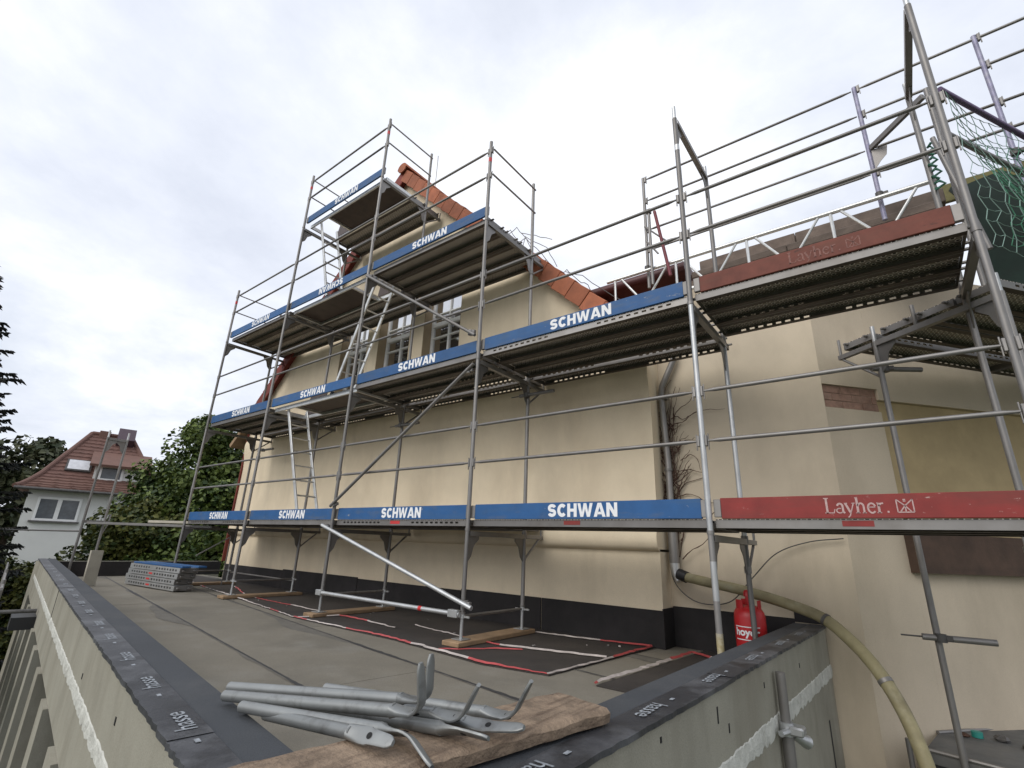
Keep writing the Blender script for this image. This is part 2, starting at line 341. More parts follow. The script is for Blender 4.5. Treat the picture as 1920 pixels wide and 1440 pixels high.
def heavy_word():
    h, w = .125, .033; mb = MB(); x = 0; g = w/2
    lw = {'S': .098, 'C': .108, 'H': .104, 'W': .162, 'A': .122, 'N': .108}
    for ch in 'SCHWAN':
        W_ = lw[ch]; z0 = len(mb.v)
        if ch == 'S':
            pts = arc(W_/2, h-g-.021, W_/2-g, .021, 10, 180, 8)[0:8]+arc(W_/2, h-g-.024, W_/2-g, .022, 180, 235, 4)+arc(W_/2, g+.024, W_/2-g, .022, 55, 0, 4)+arc(W_/2, g+.021, W_/2-g, .021, 0, -170, 8)[1:]
            stroke_mb(mb, pts, w*.92, x)
        elif ch == 'C': stroke_mb(mb, arc(W_/2+.004, h/2, W_/2-g, h/2-g, 42, 318, 20), w, x)
        elif ch == 'H':
            for a in (g, W_-g): stroke_mb(mb, [(a, 0), (a, h)], w, x)
            mb.v_off = 1; k = len(mb.v); stroke_mb(mb, [(w, h/2), (W_-w, h/2)], w*.85, x)
        elif ch == 'W':
            q = W_-w*1.0
            mb.add([(x, h, 0), (x+w*.95, h, 0), (x+W_*.30, .042, 0), (x+W_*.41, h, 0), (x+W_*.59, h, 0), (x+W_*.70, .042, 0), (x+W_-w*.95, h, 0), (x+W_, h, 0), (x+W_*.81, 0, 0), (x+W_*.62, 0, 0), (x+W_*.5, .072, 0), (x+W_*.38, 0, 0), (x+W_*.19, 0, 0)], [(0, 12, 11, 2, 1), (2, 11, 10, 3), (3, 10, 4), (10, 9, 5, 4), (9, 8, 7, 6, 5)])
        elif ch == 'A':
            mb.add([(x, 0, 0), (x+w, 0, 0), (x+W_/2, .088, 0), (x+W_-w, 0, 0), (x+W_, 0, 0), (x+W_/2+.019, h, 0), (x+W_/2-.019, h, 0)], [(0, 1, 2, 6), (2, 5, 6), (2, 3, 4, 5)])
            mb.add([(x+.041, .022, 0), (x+W_-.041, .022, 0), (x+W_-.049, .045, 0), (x+.049, .045, 0)], [(0, 1, 2, 3)])
        else:
            mb.add([(x, 0, 0), (x+w*.95, 0, 0), (x+w*.95, .07, 0), (x+W_-w, 0, 0), (x+W_, 0, 0), (x+W_, h, 0), (x+W_-w*.95, h, 0), (x+W_-w*.95, .055, 0), (x+w, h, 0), (x, h, 0)], [(0, 1, 2, 8, 9), (2, 3, 7, 8), (3, 4, 5, 6, 7)])
        x += W_+.0085
    return flat_mesh('lettering', mb, WHITEP, (x/2, h/2))
def serif_word(m):
    u = .105; mb = MB(); x = 0; tk, tn = .0135, .006
    def sgl(pts, w, o): stroke_mb(mb, pts, w, o, u, u)
    # L
    sgl([(.16, 0), (.16, 1)], tk, x); sgl([(.02, .03), (.52, .03)], tn, x); sgl([(.02, .975), (.30, .975)], tn, x); sgl([(.52, 0), (.60, .27)], tn, x); x += u*.66
    sgl(arc(.24, .45, .15, .17, 170, 10, 8)+[(.39, .08), (.48, .02)], tk*.9, x); sgl(arc(.2, .17, .17, .15, 60, 330, 10), tn*1.2, x); x += u*.52
    sgl([(.04, .62), (.26, .04)], tk, x); sgl([(.48, .62), (.22, -.14), (.1, -.27)], tn*1.1, x); sgl([(-.03, .635), (.15, .635)], tn, x); sgl([(.38, .635), (.56, .635)], tn, x); x += u*.58
    sgl([(.1, 0), (.1, 1)], tk, x); sgl([(.1, .45), *arc(.28, .42, .15, .2, 150, 0, 7), (.43, 0)], tk*.85, x); sgl([(-.02, .02), (.2, .02)], tn, x); sgl([(.33, .02), (.54, .02)], tn, x); sgl([(0, .97), (.1, .97)], tn, x); x += u*.60
    sgl(arc(.25, .31, .2, .3, 20, 320, 14), tk*.8, x); sgl([(.07, .37), (.44, .37)], tn, x); x += u*.52
    sgl([(.1, 0), (.1, .63)], tk, x); sgl([(.1, .42), (.2, .58), (.36, .6)], tk*.75, x); sgl([(-.02, .02), (.22, .02)], tn, x); sgl([(0, .62), (.1, .62)], tn, x); x += u*.45
    sgl([(.05, .07), (.15, .07)], .012, x); x += u*.2
    return flat_mesh('lettering', mb, m, (x/2, u*.42))

# =================================================================== SETTING
ZR = -1.30                        # flat roof surface
GZ = -4.7                         # street ground
UL = Vector((-.98923, .14636)); NL = Vector((.14636, .98923))      # left parapet: along (away), inward normal
C0 = Vector((2.85, -3.48)); C1 = Vector((3.03, 1.8))               # outer corner at the camera, end at the house wall
XB = -10.8                                                          # far parapet
TOP = -.94
ground = struct(ob('ground', MB().box((-400, -400, GZ-.5), (400, 400, GZ)), GROUND))

def lp(s, off, z):  # point along left parapet
    p = C0+UL*s+NL*off; return Vector((p.x, p.y, z))
SL = (C0.x-XB)/.98923
def lquad(mb, s0, s1, o0, o1, z0, z1, dz=0):
    a = [lp(s0, o0, z0), lp(s1, o0, z0), lp(s1, o1, z0), lp(s0, o1, z0)]; b = [Vector((p.x, p.y, z1)) for p in a]
    mb.add(a+b, [(0, 1, 2, 3), (7, 6, 5, 4), (0, 4, 5, 1), (1, 5, 6, 2), (2, 6, 7, 3), (3, 7, 4, 0)])
    return mb
# extension building: walls, parapets
ext = empty('flat_roof_extension', (0, 0, 0))
tag(ext, 'flat roofed concrete extension with parapet walls in front of the gable house', 'building')
inner0 = C0+NL*.25
def rp_(y, off):  # right parapet line: x at given y with inward offset
    t = (y-C0.y)/(C1.y-C0.y); return C0.x+(C1.x-C0.x)*t-off
mb = MB(); lquad(mb, -.02, SL, .0, .25, -1.62, TOP-.012); ob('parapet_wall', mb, CONC, ext)
mb = MB()
mb.prism([(rp_(-3.47, 0), -3.47), (rp_(1.76, 0), 1.76), (rp_(1.76, .25), 1.76), (rp_(-3.2, .25), -3.2)], 'Z', GZ, TOP-.013)
ob('parapet_wall', mb, CONC, ext)
yb0 = lp(SL, 0, 0).y
mb = MB().box((XB-.25, yb0, GZ), (XB, 2.2, TOP-.05)); ob('parapet_wall', mb, CONC, ext)
mb = MB().box((XB, yb0+.26, ZR), (XB+.012, 2.2, TOP-.045)); ob('upstand_sheet', mb, BITUMEN_W, ext)
# expansion joint in the left parapet face
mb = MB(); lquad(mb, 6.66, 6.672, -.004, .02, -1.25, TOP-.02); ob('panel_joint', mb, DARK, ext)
# rough pale strip under the parapet on both outer faces
def ragged(p0, p1, nrm, z, h, depth, n, m, name, thick_noise=.02):
    r2 = random.Random(5); mb = MB(); p0 = Vector(p0); p1 = Vector(p1); nr = Vector(nrm); vs = []; fs = []
    for i in range(n+1):
        p = p0.lerp(p1, i/n); a = z+r2.uniform(-1, 1)*thick_noise*.5; b = z-h+r2.uniform(-1, 1)*thick_noise; d = depth*r2.uniform(.6, 1.15)
        for q, zz in ((p, a), (p+nr*d, a-.006), (p+nr*(d+r2.uniform(-.004, .006)), (a+b)/2), (p+nr*d*.8, b), (p, b-.004)): vs.append((q.x, q.y, zz))
    for i in range(n):
        for k in range(4): fs.append((i*5+k, i*5+k+1, (i+1)*5+k+1, (i+1)*5+k))
    mb.add(vs, fs); return ob(name, mb, m, ext, smooth=False)
ragged(lp(-.02, 0, 0).xy.to_3d(), lp(SL, 0, 0).xy.to_3d(), (-NL).to_3d(), -1.235, .075, .005, 300, FOAM, 'insulation_strip', .012)
ragged((rp_(-3.4, 0), -3.4, 0), (rp_(1.76, 0), 1.76, 0), (1, -.034, 0), -1.255, .10, .005, 160, FOAM, 'insulation_strip', .014)
# glazed lower facade on the left face with concrete piers between the dark panes
mb = MB(); lquad(mb, -.02, SL, .11, .25, GZ, -1.621); ob('recessed_glazing', mb, mat('dark_glazing', (.015, .016, .02), .2), ext)
for i, s_ in enumerate((-.02, .9, 2.05, 3.25, 4.5, 5.8, 7.1, 8.5, 9.9, 11.5)):
    mb = MB(); lquad(mb, s_, s_+.34, -.03, .108, GZ, -1.622); ob('facade_pier', mb, CONC, ext)
mb = MB(); lquad(mb, 9.0, 9.5, -.26, -.001, -1.66, -1.50); ob('open_channel_end', mb, BLACKP, ext)
# slit in the right face next to the house
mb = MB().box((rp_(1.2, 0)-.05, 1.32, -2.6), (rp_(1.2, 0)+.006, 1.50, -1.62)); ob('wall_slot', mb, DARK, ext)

# flat roof slab and bitumen sheets
slab = struct(ob('flat_roof', MB().prism([(XB, yb0+.2), (rp_(-3.2, .24), -3.22), (rp_(1.8, .24), 1.85), (1.5, 1.85), (XB, 1.85)], 'Z', ZR-.25, ZR-.03), SHEET_D))
offs = [.25, 1.225, 2.245, 3.265, 4.285, 5.305]
def clipx(s0, s1, o0, o1): return s0, s1
cuts = {0: [0, 8.2, SL+.3], 1: [0, 2.72, 10.2, SL+.3], 2: [0, 5.2, SL+.5], 3: [0, 3.6, SL+.6], 4: [0, SL+.8]}
r3 = random.Random(3)
def clip_poly(poly, a, b, c):  # keep a*x+b*y<=c
    outp = []
    for i in range(len(poly)):
        p, q = poly[i], poly[(i+1) % len(poly)]; dp, dq = a*p[0]+b*p[1]-c, a*q[0]+b*q[1]-c
        if dp <= 0: outp.append(p)
        if dp*dq < 0:
            t = dp/(dp-dq); outp.append((p[0]+(q[0]-p[0])*t, p[1]+(q[1]-p[1])*t))
    return outp
def roof_clip(poly):
    poly = clip_poly(poly, -1, 0, -XB-.0)
    poly = clip_poly(poly, 0, 1, 1.78)
    nx, ny = (C1-C0).y, -(C1-C0).x
    q = Vector((rp_(0, .255), 0)); poly = clip_poly(poly, nx, ny, nx*q.x+ny*q.y); return poly
for k in range(5):
    cs = cuts[k]
    for j in range(len(cs)-1):
        poly = [lp(cs[j]-.04*(j > 0), offs[k]-.04*(k > 0), 0).xy, lp(cs[j+1], offs[k]-.04*(k > 0), 0).xy, lp(cs[j+1], offs[k+1], 0).xy, lp(cs[j]-.04*(j > 0), offs[k+1], 0).xy]
        poly = roof_clip([tuple(p) for p in poly])
        if len(poly) < 3: continue
        zt = ZR-.012+.005*(4-k)*.0+.0045*((4-k) % 5)*.6+.002*(j % 2)
        mb = MB().prism(poly[::-1] if False else poly, 'Z', zt-.02, zt); ob('bitumen_sheet', mb, SHEET, slab)
    if k > 0:   # bleed line along the lap, uneven width
        vs = []; n = 260
        for i in range(n+1):
            s = SL*i/n; w = .008+.03*max(0, math.sin(s*1.7+k)*math.sin(s*.9+2*k))+.006*r3.random(); x = lp(s, offs[k]-.042-w, 0); y = lp(s, offs[k]-.036+.5*w*(r3.random()), 0)
            zt = ZR-.012+.0045*((4-k+1) % 5)*.6+.0042
            for p in (x, y): vs.append((p.x, p.y, zt))
        fs = []
        for i in range(n):
            p = vs[2*i]
            if p[1] < 1.7 and p[0] < rp_(p[1], .27) and vs[2*i+2][0] > XB: fs.append((2*i, 2*i+1, 2*i+3, 2*i+2))
        ob('lap_bleed', MB().add(vs, fs), SEAM, slab, smooth=False)
        vs = []; fs = []
        for i in range(n+1):
            s = SL*i/n; w = .015+.17*max(0, math.sin(s*1.3+k*2.1)*math.sin(s*.55+k)+.15*math.sin(s*5.1))+.012*r3.random(); x = lp(s, offs[k]-.046-w, 0); y = lp(s, offs[k]-.046, 0); zt = ZR-.012+.0045*((4-k+1) % 5)*.6+.0032
            for q in (x, y): vs.append((q.x, q.y, zt))
        for i in range(n):
            q = vs[2*i]
            if q[1] < 1.7 and q[0] < rp_(q[1], .27) and vs[2*i+2][0] > XB: fs.append((2*i, 2*i+1, 2*i+3, 2*i+2))
        ob('damp_smear', MB().add(vs, fs), SMEAR, slab, smooth=False)
# older dark bitumen under the scaffold
zz = ZR+.004
mb = MB().prism([(-10.7, 1.0), (-7.36, .46), (-2.66, -.30), (-.64, -.317), (.68, -.477), (1.32, -.373), (1.44, 1.44), (1.44, 1.5), (-10.7, 1.5)], 'Z', zz-.01, zz)
ob('old_bitumen_sheet', mb, SHEET_D, slab)
mb = MB().prism([(1.74, -.36), (rp_(-.36, .256), -.36), (rp_(1.5, .256), 1.75), (1.9, 1.75), (1.88, 1.47)], 'Z', zz-.01, zz); ob('old_bitumen_sheet', mb, SHEET_D, slab)
# debris
for i in range(14):
    x, y = rnd.uniform(-6, 1.2), rnd.uniform(-.1, 1.2); r = rnd.uniform(.008, .02)
    mb = MB().box((-r, -r*.7, 0), (r, r*.7, r*.8), Matrix.Rotation(rnd.uniform(0, 3), 4, 'Z'), ch=r*.3)
    tag(ob('rubble_crumb', mb, PEBBLE if i % 3 else TAPE_W, None, (x, y, zz), smooth=False), 'small crumb of rubble lying on the dark bitumen under the scaffold', 'rubble', 'rubble crumbs on the roof')

# coping on the parapets
cop = MB(); lquad(cop, -.03, SL+.2, .115, .262, TOP-.012, TOP+.002); ob('coping_sheet', cop, COPING, ext)
segs = [-.03, 1.0, 3.55, 6.6, 9.4, SL+.2]
for i in range(5):
    n = 60; vs = []; fs = []; s0, s1 = segs[i], segs[i+1]+.03
    for j in range(n+1):
        s = s0+(s1-s0)*j/n; e = -.012+rnd.uniform(-.004, .004)
        za = TOP+.004+.003*(i % 2)
        for p in (lp(s, e, za-.02), lp(s, e, za), lp(s, .12, za)): vs.append(p)
    for j in range(n):
        for k in (0, 1): fs.append((3*j+k, 3*j+k+1, 3*j+k+4, 3*j+k+3))
    ob('coping_lap', MB().add(vs, fs), COPING_S, ext, smooth=False)
def rpt(y, off, z): return Vector((rp_(y, off), y, z))
mb = MB(); ys = [-3.3, -1.1, .35, 1.79]
mb.add([rpt(y, o, z) for y in (-3.42, 1.79) for o in (.12, .262) for z in (TOP-.012, TOP+.0015)], [(0, 4, 5, 1), (2, 3, 7, 6), (1, 5, 7, 3), (0, 1, 3, 2), (4, 6, 7, 5)])
ob('coping_sheet', mb, COPING, ext)
for i in range(3):
    n = 40; vs = []; fs = []; a, b = ys[i], ys[i+1]+.03
    for j in range(n+1):
        y = a+(b-a)*j/n; e = -.010+rnd.uniform(-.004, .004); za = TOP+.004+.003*(i % 2)
        for p in (rpt(y, e, za-.02), rpt(y, e, za), rpt(y, .125, za)): vs.append(p)
    for j in range(n):
        for k in (0, 1): fs.append((3*j+k, 3*j+k+1, 3*j+k+4, 3*j+k+3))
    ob('coping_lap', MB().add(vs, fs), COPING_S, ext, smooth=False)
ang_l = math.atan2(UL.y, UL.x)
for i, s in enumerate((1.02, 1.62, 2.24, 2.9, 3.5, 4.2, 4.85, 5.5, 6.1, 6.9, 7.6, 8.4, 9.2, 10, 11)):
    p = lp(s+.15, .055, TOP+.0095); put('print', text_mesh('hasse', 'hasse', .095, COATP, .0008, 1.05), ext, p, (0, 0, ang_l))
    p = lp(s-.07, .055, TOP+.0085); ob('print_mark', MB().box((-.018, -.012, -.001), (.014, .003, 0)), COATP, ext, p, (0, 0, ang_l))
for i, y in enumerate((-2.78, -1.95, -1.2, -.45, .3, .95)):
    p = rpt(y, .055, TOP+.0095); put('print', text_mesh('hasse', 'hasse', .095, COATP, .0008, 1.05), ext, p, (0, 0, R(-88)))
    p = rpt(y+.22, .055, TOP+.0085); ob('print_mark', MB().box((-.018, -.012, -.001), (.014, .003, 0)), COATP, ext, p, (0, 0, R(-88)))
# small dark marks and streaks on the right outer face
for y, z, h in ((-1.35, -1.02, .07), (-1.2, -1.12, .04), (-.5, -1.05, .03), (.5, -1.08, .03), (-2.0, -1.0, .02)):
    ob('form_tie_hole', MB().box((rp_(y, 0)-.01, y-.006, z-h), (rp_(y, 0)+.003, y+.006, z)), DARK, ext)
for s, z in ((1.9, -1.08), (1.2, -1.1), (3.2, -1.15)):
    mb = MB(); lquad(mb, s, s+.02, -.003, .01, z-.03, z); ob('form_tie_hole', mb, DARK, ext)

# =================================================================== GABLE HOUSE
XL, XR, RX, RZ = -9.05, 1.55, -3.83, 7.47
YW = 1.50
house = empty('gable_house', (0, 0, 0)); tag(house, 'cream plastered gable house with orange tiled verge and three windows behind the scaffold', 'house')
def verge_z(x):  # roof slope underside height at x
    return RZ-.98*abs(x-RX)
# lower wall with band, ledge, upper wall (profile in YZ extruded along X)
mb = MB().box((XL, 1.53, GZ), (XR, 2.0, -.30)); ob('plinth_wall', mb, PLASTER, house)
prof = [(1.54, -.325), (1.512, -.318), (1.480, -.30), (1.458, -.265), (1.448, -.21), (1.452, -.14), (1.470, -.06), (1.490, .04), (YW, .14), (YW, 1.25), (1.488, 1.42), (1.456, 1.60), (1.436, 1.74), (1.430, 1.82), (1.440, 1.9), (1.47, 1.96), (YW, 1.98), (YW, 2.15), (2.0, 2.15), (2.0, -.325)]
ob('storey_wall', MB().prism(prof, 'X', XL, XR), PLASTER, house)
# gable wall with three window openings, built from pieces
WINS = [(-5.50, -4.54), (-4.17, -3.19), (-2.81, -1.85)]; WZ0, WZ1 = 2.55, 4.38
def gable_piece(x0, x1, z0, ztop=None):
    n = 2; xs = sorted(set([x0, x1]+([RX] if x0 < RX < x1 else [])))
    up_ = [(x, (ztop if ztop is not None else verge_z(x)-.02)) for x in xs]
    poly = [(x0, z0)]+[(x1, z0)]+up_[::-1]
    return MB().prism(poly, 'Y', YW, 2.0)
zb = 2.15
xl = RX-(RZ-.02-zb)/.98; xr = RX+(RZ-.02-zb)/.98
parts = [(max(XL, xl), WINS[0][0], zb, None), (WINS[0][1], WINS[1][0], zb, None), (WINS[1][1], WINS[2][0], zb, None), (WINS[2][1], XR, zb, None)]
for a in parts: ob('gable_wall', gable_piece(*a), PLASTER, house)
for a, b in WINS:
    ob('gable_wall', gable_piece(a, b, WZ1), PLASTER, house); ob('gable_wall', gable_piece(a, b, zb, WZ0), PLASTER, house)
# windows
for wi, (a, b) in enumerate(WINS):
    w = ob('window', MB().box((a, 1.72, WZ0), (b, 1.78, WZ1)), GLASS, house)
    def bar(x0, z0, x1, z1, d=.03, nm='glazing_bar', y=1.705): ob(nm, MB().box((x0, y-.02, z0), (x1, y+.03, z1), ch=.006), WINW, w)
    fr = .055
    ob('reveal', MB().box((a, 1.503, WZ0), (a+.012, 1.71, WZ1)), REVEAL, w); ob('reveal', MB().box((b-.012, 1.503, WZ0), (b, 1.71, WZ1)), REVEAL, w)
    ob('reveal', MB().box((a+.012, 1.503, WZ1-.012), (b-.012, 1.71, WZ1)), REVEAL, w)
    bar(a+.013, WZ0, a+.013+fr, WZ1, nm='frame'); bar(b-.013-fr, WZ0, b-.013, WZ1, nm='frame')
    bar(a+.07, WZ1-.09, b-.07, WZ1-.013, nm='frame'); bar(a+.07, WZ0, b-.07, WZ0+.06, nm='frame')
    tz = 3.58; bar(a+.07, tz, b-.07, tz+.085, nm='frame', y=1.70)
    mx_ = (a+b)/2; bar(mx_-.02, WZ0+.06, mx_+.02, tz); bar(mx_-.014, tz+.085, mx_+.014, WZ1-.09)
    for zz_ in (3.84,): bar(a+.07, zz_-.013, mx_-.015, zz_+.013); bar(mx_+.015, zz_-.013, b-.07, zz_+.013)
    for zz_ in (3.36, 2.95): bar(a+.07, zz_-.013, mx_-.022, zz_+.013); bar(mx_+.022, zz_-.013, b-.07, zz_+.013)
    ob('sill', MB().box((a-.03, 1.44, WZ0-.04), (b+.03, 1.70, WZ0-.002), ch=.008), REVEAL, w)
# small shutters / boards leaning between windows (grey panel beside the right window)
# dark base strip
for i, (a, b) in enumerate(((-9.0, -6.4), (-6.39, -3.9), (-3.89, -1.45), (-1.44, -.05), (-.04, 1.56))):
    ob('base_membrane', MB().box((a, 1.515-.003*(i % 2), ZR-.01), (b, 1.5285, -.955+.02*(i % 2)+.02*(i == 4)), ch=.003), BITUMEN_W, house)
ob('base_membrane', MB().box((1.552, 1.50, ZR-.01), (1.564, 1.80, -.915)), BITUMEN_W, house)
# roof slopes (thick slabs going back) + verge tiles one by one
for sgn in (1, -1):
    ln = 7.25; M_ = Matrix.Translation((RX, 0, RZ)) @ Matrix.Rotation(math.atan(.98)*sgn, 4, 'Y')
    xa, xb_ = (0, 7.2) if sgn > 0 else (-7.25, 0)
    ob('roof_slope', MB().box((xa, 1.38, 0), (xb_, 9, .12), M_), TILE_D if sgn < 0 else TILE, house)
    n = 22; tl = .335
    for i in range(n):
        x0 = i*tl
        # L-shaped verge tile: top lip and hanging face, slightly overlapping like shingles
        sx = sgn
        lift = rnd.uniform(0, .006)
        a0, a1 = (x0+.008, x0+tl) if sgn > 0 else (-x0-tl, -x0-.008)
        tilt = Matrix.Rotation(-sgn*.06, 4, 'Y')
        mb = MB(); mb.box((a0, 1.335, -.125), (a1, 1.36, .15), ch=.006); mb.box((a0, 1.361, .125), (a1, 1.52, .155), ch=.004)
        c = Vector(((a0+a1)/2, 1.4, 0)); T = M_ @ Matrix.Translation(c+Vector((0, rnd.uniform(-.004, .004), lift))) @ tilt @ Matrix.Translation(-c)
        mb.v = [tuple(T @ Vector(v)) for v in mb.v]
        ob('verge_tile', mb, TILE if sgn > 0 else TILE_D, house)
# ridge tiles
for i in range(6):
    mb = MB(); seg = 10; pr = [(math.cos(math.pi*k/seg)*.15, math.sin(math.pi*k/seg)*.14-.02) for k in range(seg+1)]
    pr2 = pr+[(p*.86, q*.86-.0) for p, q in pr[::-1]]
    mb.prism([(RX+p, RZ+.17+q) for p, q in pr2], 'Y', 1.28+i*.4, 1.28+i*.4+.44); ob('ridge_tile', mb, TILE, house)
ob('ridge_end_cap', MB().prism([(RX+.13*math.cos(2*math.pi*k/14), RZ+.16+.12*math.sin(2*math.pi*k/14)) for k in range(14)], 'Y', 1.275, 1.30), TILE, house)
# left verge board / eaves corner, red corner strip
ob('corner_strip', MB().box((XL-.05, 1.46, -.9), (XL-.004, 1.62, 2.2)), TILE_D, house)
ob('eaves_board', MB().box((-.7, 1.3, -.05), (.05, 1.9, .05), Matrix.Translation((XL, 0, 2.28)) @ Matrix.Rotation(R(-38), 4, 'Y')), WOOD, house)
# lightning rod
tag(ob('lightning_rod', MB().tube([(RX+.1, 2.2, RZ+.2), (RX+.1, 2.2, RZ+1.15)], .008, 6), GALV), 'thin lightning rod standing on the ridge of the gable roof', 'lightning rod')
# stray wires on the right slope
def on_slope(x, h): return Vector((x, 1.5, verge_z(x)+.20+h))
for i, pts in enumerate([[(-.95, .0), (-.8, .18), (-.62, .05), (-.45, .22), (-.3, .02)], [(-.9, .05), (-.7, .32), (-.5, .22), (-.15, .12), (.05, .0)], [(-.6, 0), (-.55, .25), (-.1, .3), (.1, .08)], [(.15, .0), (.25, .14), (.45, .08), (.62, .12), (.7, 0)], [(.2, .1), (.5, .22), (1.0, .20), (1.5, .35)], [(-.75, .3), (-.45, .42), (-.1, .55)]]):
    mb = MB(); P = [on_slope(x, h)+Vector((0, .05*i, 0)) for x, h in pts]
    fine = []
    for j in range(len(P)-1):
        for t in (0, .33, .66): fine.append(P[j].lerp(P[j+1], t)+Vector((0, 0, .012*math.sin(9*t+j))))
    fine.append(P[-1]); mb.tube(fine, .006, 5)
    tag(ob('loose_wire', mb, DKSTEEL), 'bent loose wire on the right roof verge, ' + ['lowest of the upper tangle', 'long arc of the upper tangle', 'steepest of the upper tangle', 'curl near the wing', 'long strand reaching toward the wing', 'topmost free end'][i], 'wire', 'loose wires on the roof verge')

# =================================================================== RIGHT WING
wing = empty('house_wing', (0, 0, 0)); tag(wing, 'shaded cream plastered side wing with chamfered corner and timber roof edge, right of the gable', 'house wing')
YV = 1.80; A2 = R(41); D2 = Vector((math.sin(A2), math.cos(A2))); N2 = Vector((math.cos(A2), -math.sin(A2))); K = Vector((3.33, YV))
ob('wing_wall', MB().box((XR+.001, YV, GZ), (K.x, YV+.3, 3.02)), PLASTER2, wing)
def fp(s, o, z): p = K+D2*s+N2*o; return Vector((p.x, p.y, z))
def fbox(s0, s1, o0, o1, z0, z1):
    a = [fp(s0, o0, z0), fp(s1, o0, z0), fp(s1, o1, z0), fp(s0, o1, z0)]; b = [Vector((p.x, p.y, z1)) for p in a]
    return MB().add(a+b, [(0, 1, 2, 3), (7, 6, 5, 4), (0, 4, 5, 1), (1, 5, 6, 2), (2, 6, 7, 3), (3, 7, 4, 0)])
# chamfer face: pieces around the brick patch and the ochre niche
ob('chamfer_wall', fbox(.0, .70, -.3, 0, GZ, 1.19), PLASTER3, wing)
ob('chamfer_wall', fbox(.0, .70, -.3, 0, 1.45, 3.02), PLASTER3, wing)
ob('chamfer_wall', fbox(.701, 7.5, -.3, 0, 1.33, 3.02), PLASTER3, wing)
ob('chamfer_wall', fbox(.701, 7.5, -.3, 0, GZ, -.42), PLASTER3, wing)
ob('boarded_opening', fbox(.701, 7.5, -.3, -.05, -.419, 1.329), OCHRE, wing)
ob('timber_lintel', fbox(.66, 7.4, .002, .10, -.43, -.06), mat('dark_brown_timber', (.075, .045, .03), .8, 0, .3, 4, .5, 30, .004, stain=(.04, .025, .018), sscale=2, samt=.7, sstretch=(.3, .3, 2)), wing)
ob('eaves_moulding', fbox(.62, 7.5, .002, .06, 1.93, 2.05), PLASTER3, wing)
# brick patch: ragged opening with single bricks
ob('patch_backing', fbox(.0, .70, -.3, -.03, 1.191, 1.449), mat('old_mortar', (.36, .25, .19), .95, 0, .25, 14, .5, 60, .006), wing)
for r_ in range(3):
    for c_ in range(4):
        s0 = c_*.25-.12*(r_ % 2)+.004; s1 = s0+.235; s0, s1 = max(.008, s0), min(.692, s1)
        if s1-s0 < .05: continue
        z0 = 1.197+r_*.084; ob('brick', fbox(s0, s1, -.1, -.022+rnd.uniform(-.006, .004), z0, z0+.074), BRICK, wing)
# roof: timber layers and maroon sheet metal edge
for i, (z0, z1, y0) in enumerate(((3.02, 3.20, 1.98), (3.204, 3.30, 1.93), (3.304, 3.47, 2.0))):
    for j, (a, b) in enumerate(((1.95, 3.1), (3.105, 4.5))): ob('roof_board', MB().box((a+.1*i, y0, z0), (b+.1*i, y0+2.2, z1), ch=.008), WOOD_D, wing)
pr = [(2.0+.075*math.cos(R(a)), 3.46+.075*math.sin(R(a))) for a in range(80, 285, 15)]+[(2.6, 3.385), (2.6, 3.56)]
ob('roof_edge_roll', MB().prism(pr, 'X', .35, 1.96), MAROON, wing)
ob('roof_deck', MB().prism([(1.95, 2.25), (4.5, 2.25), (4.5, 8), (1.95, 8)], 'Z', 3.02, 3.45), MAROON, wing)
# parapet junction strip
ob('base_membrane', MB().box((1.566, 1.785, ZR-.01), (rp_(1.78, .252), 1.7985, -.90)), BITUMEN_W, wing)
ob('base_membrane', MB().box((rp_(1.78, .25), 1.784, TOP+.012), (3.02, 1.7985, -.83)), BITUMEN_W, wing)

# =================================================================== MAIN SCAFFOLD
B = 2.57; XS = [-3*B, -2*B, -B, 0., B, 4.50]; IW = 1.05; PR = .0242
def LZ(l): return (l-1)*2.0
R1, R2 = .56, .99
LVW = {0: 'roof', 1: 'lowest deck', 2: 'second deck', 3: 'third deck', 4: 'topmost deck'}
BAYW = ['leftmost bay', 'second bay from left', 'middle bay', 'fourth bay from left', 'rightmost bay']
STW = ['far left line', 'second line from left', 'third line from left', 'fourth line from left', 'fifth line from left', 'far right line']
def tube_mesh(h, m=GALV, r=PR, key=None):
    return cached(('post', round(h, 3), m.name, r), lambda: MB().tube([(0, 0, 0), (0, 0, h)], r, 12).mesh('post', m))
def spigot_mesh(): return cached('spigot', lambda: MB().tube([(0, 0, 0), (0, 0, .16)], .019, 10).mesh('spigot', GALV_L))
def collar_mesh(): return cached('collar', lambda: MB().tube([(0, 0, 0), (0, 0, .03)], .029, 12).mesh('collar', GALV))
def wedge_mesh():
    def mk():
        mb = MB(); mb.box((.020, -.018, -.045), (.042, .018, .045), ch=.004); mb.box((.043, -.006, -.075), (.052, .006, .06), ch=.002); return mb.mesh('wedge_box', GALV)
    return cached('wedge', mk)
def transom_mesh(w=IW):
    def mk():
        mb = MB(); mb.box((-.026, .024, -.052), (-.021, w-.024, 0)); mb.box((.021, .024, -.052), (.026, w-.024, 0)); mb.box((-.021, .024, -.052), (.021, w-.024, -.047)); return mb.mesh('transom', GALV)
    return cached(('transom', w), mk)
def gusset_mesh(sgn):
    def mk(): return MB().prism([(0, 0), (sgn*.17, 0), (sgn*.17, -.03), (sgn*.09, -.10), (sgn*.055, -.21), (0, -.27)], 'X', -.004, .004).mesh('gusset_plate', GALV)
    return cached(('gus', sgn), mk)
def band_mesh(m): return cached(('band', m.name), lambda: MB().tube([(0, 0, 0), (0, 0, .07)], .0255, 12, cap=False).mesh('colour_band', m))
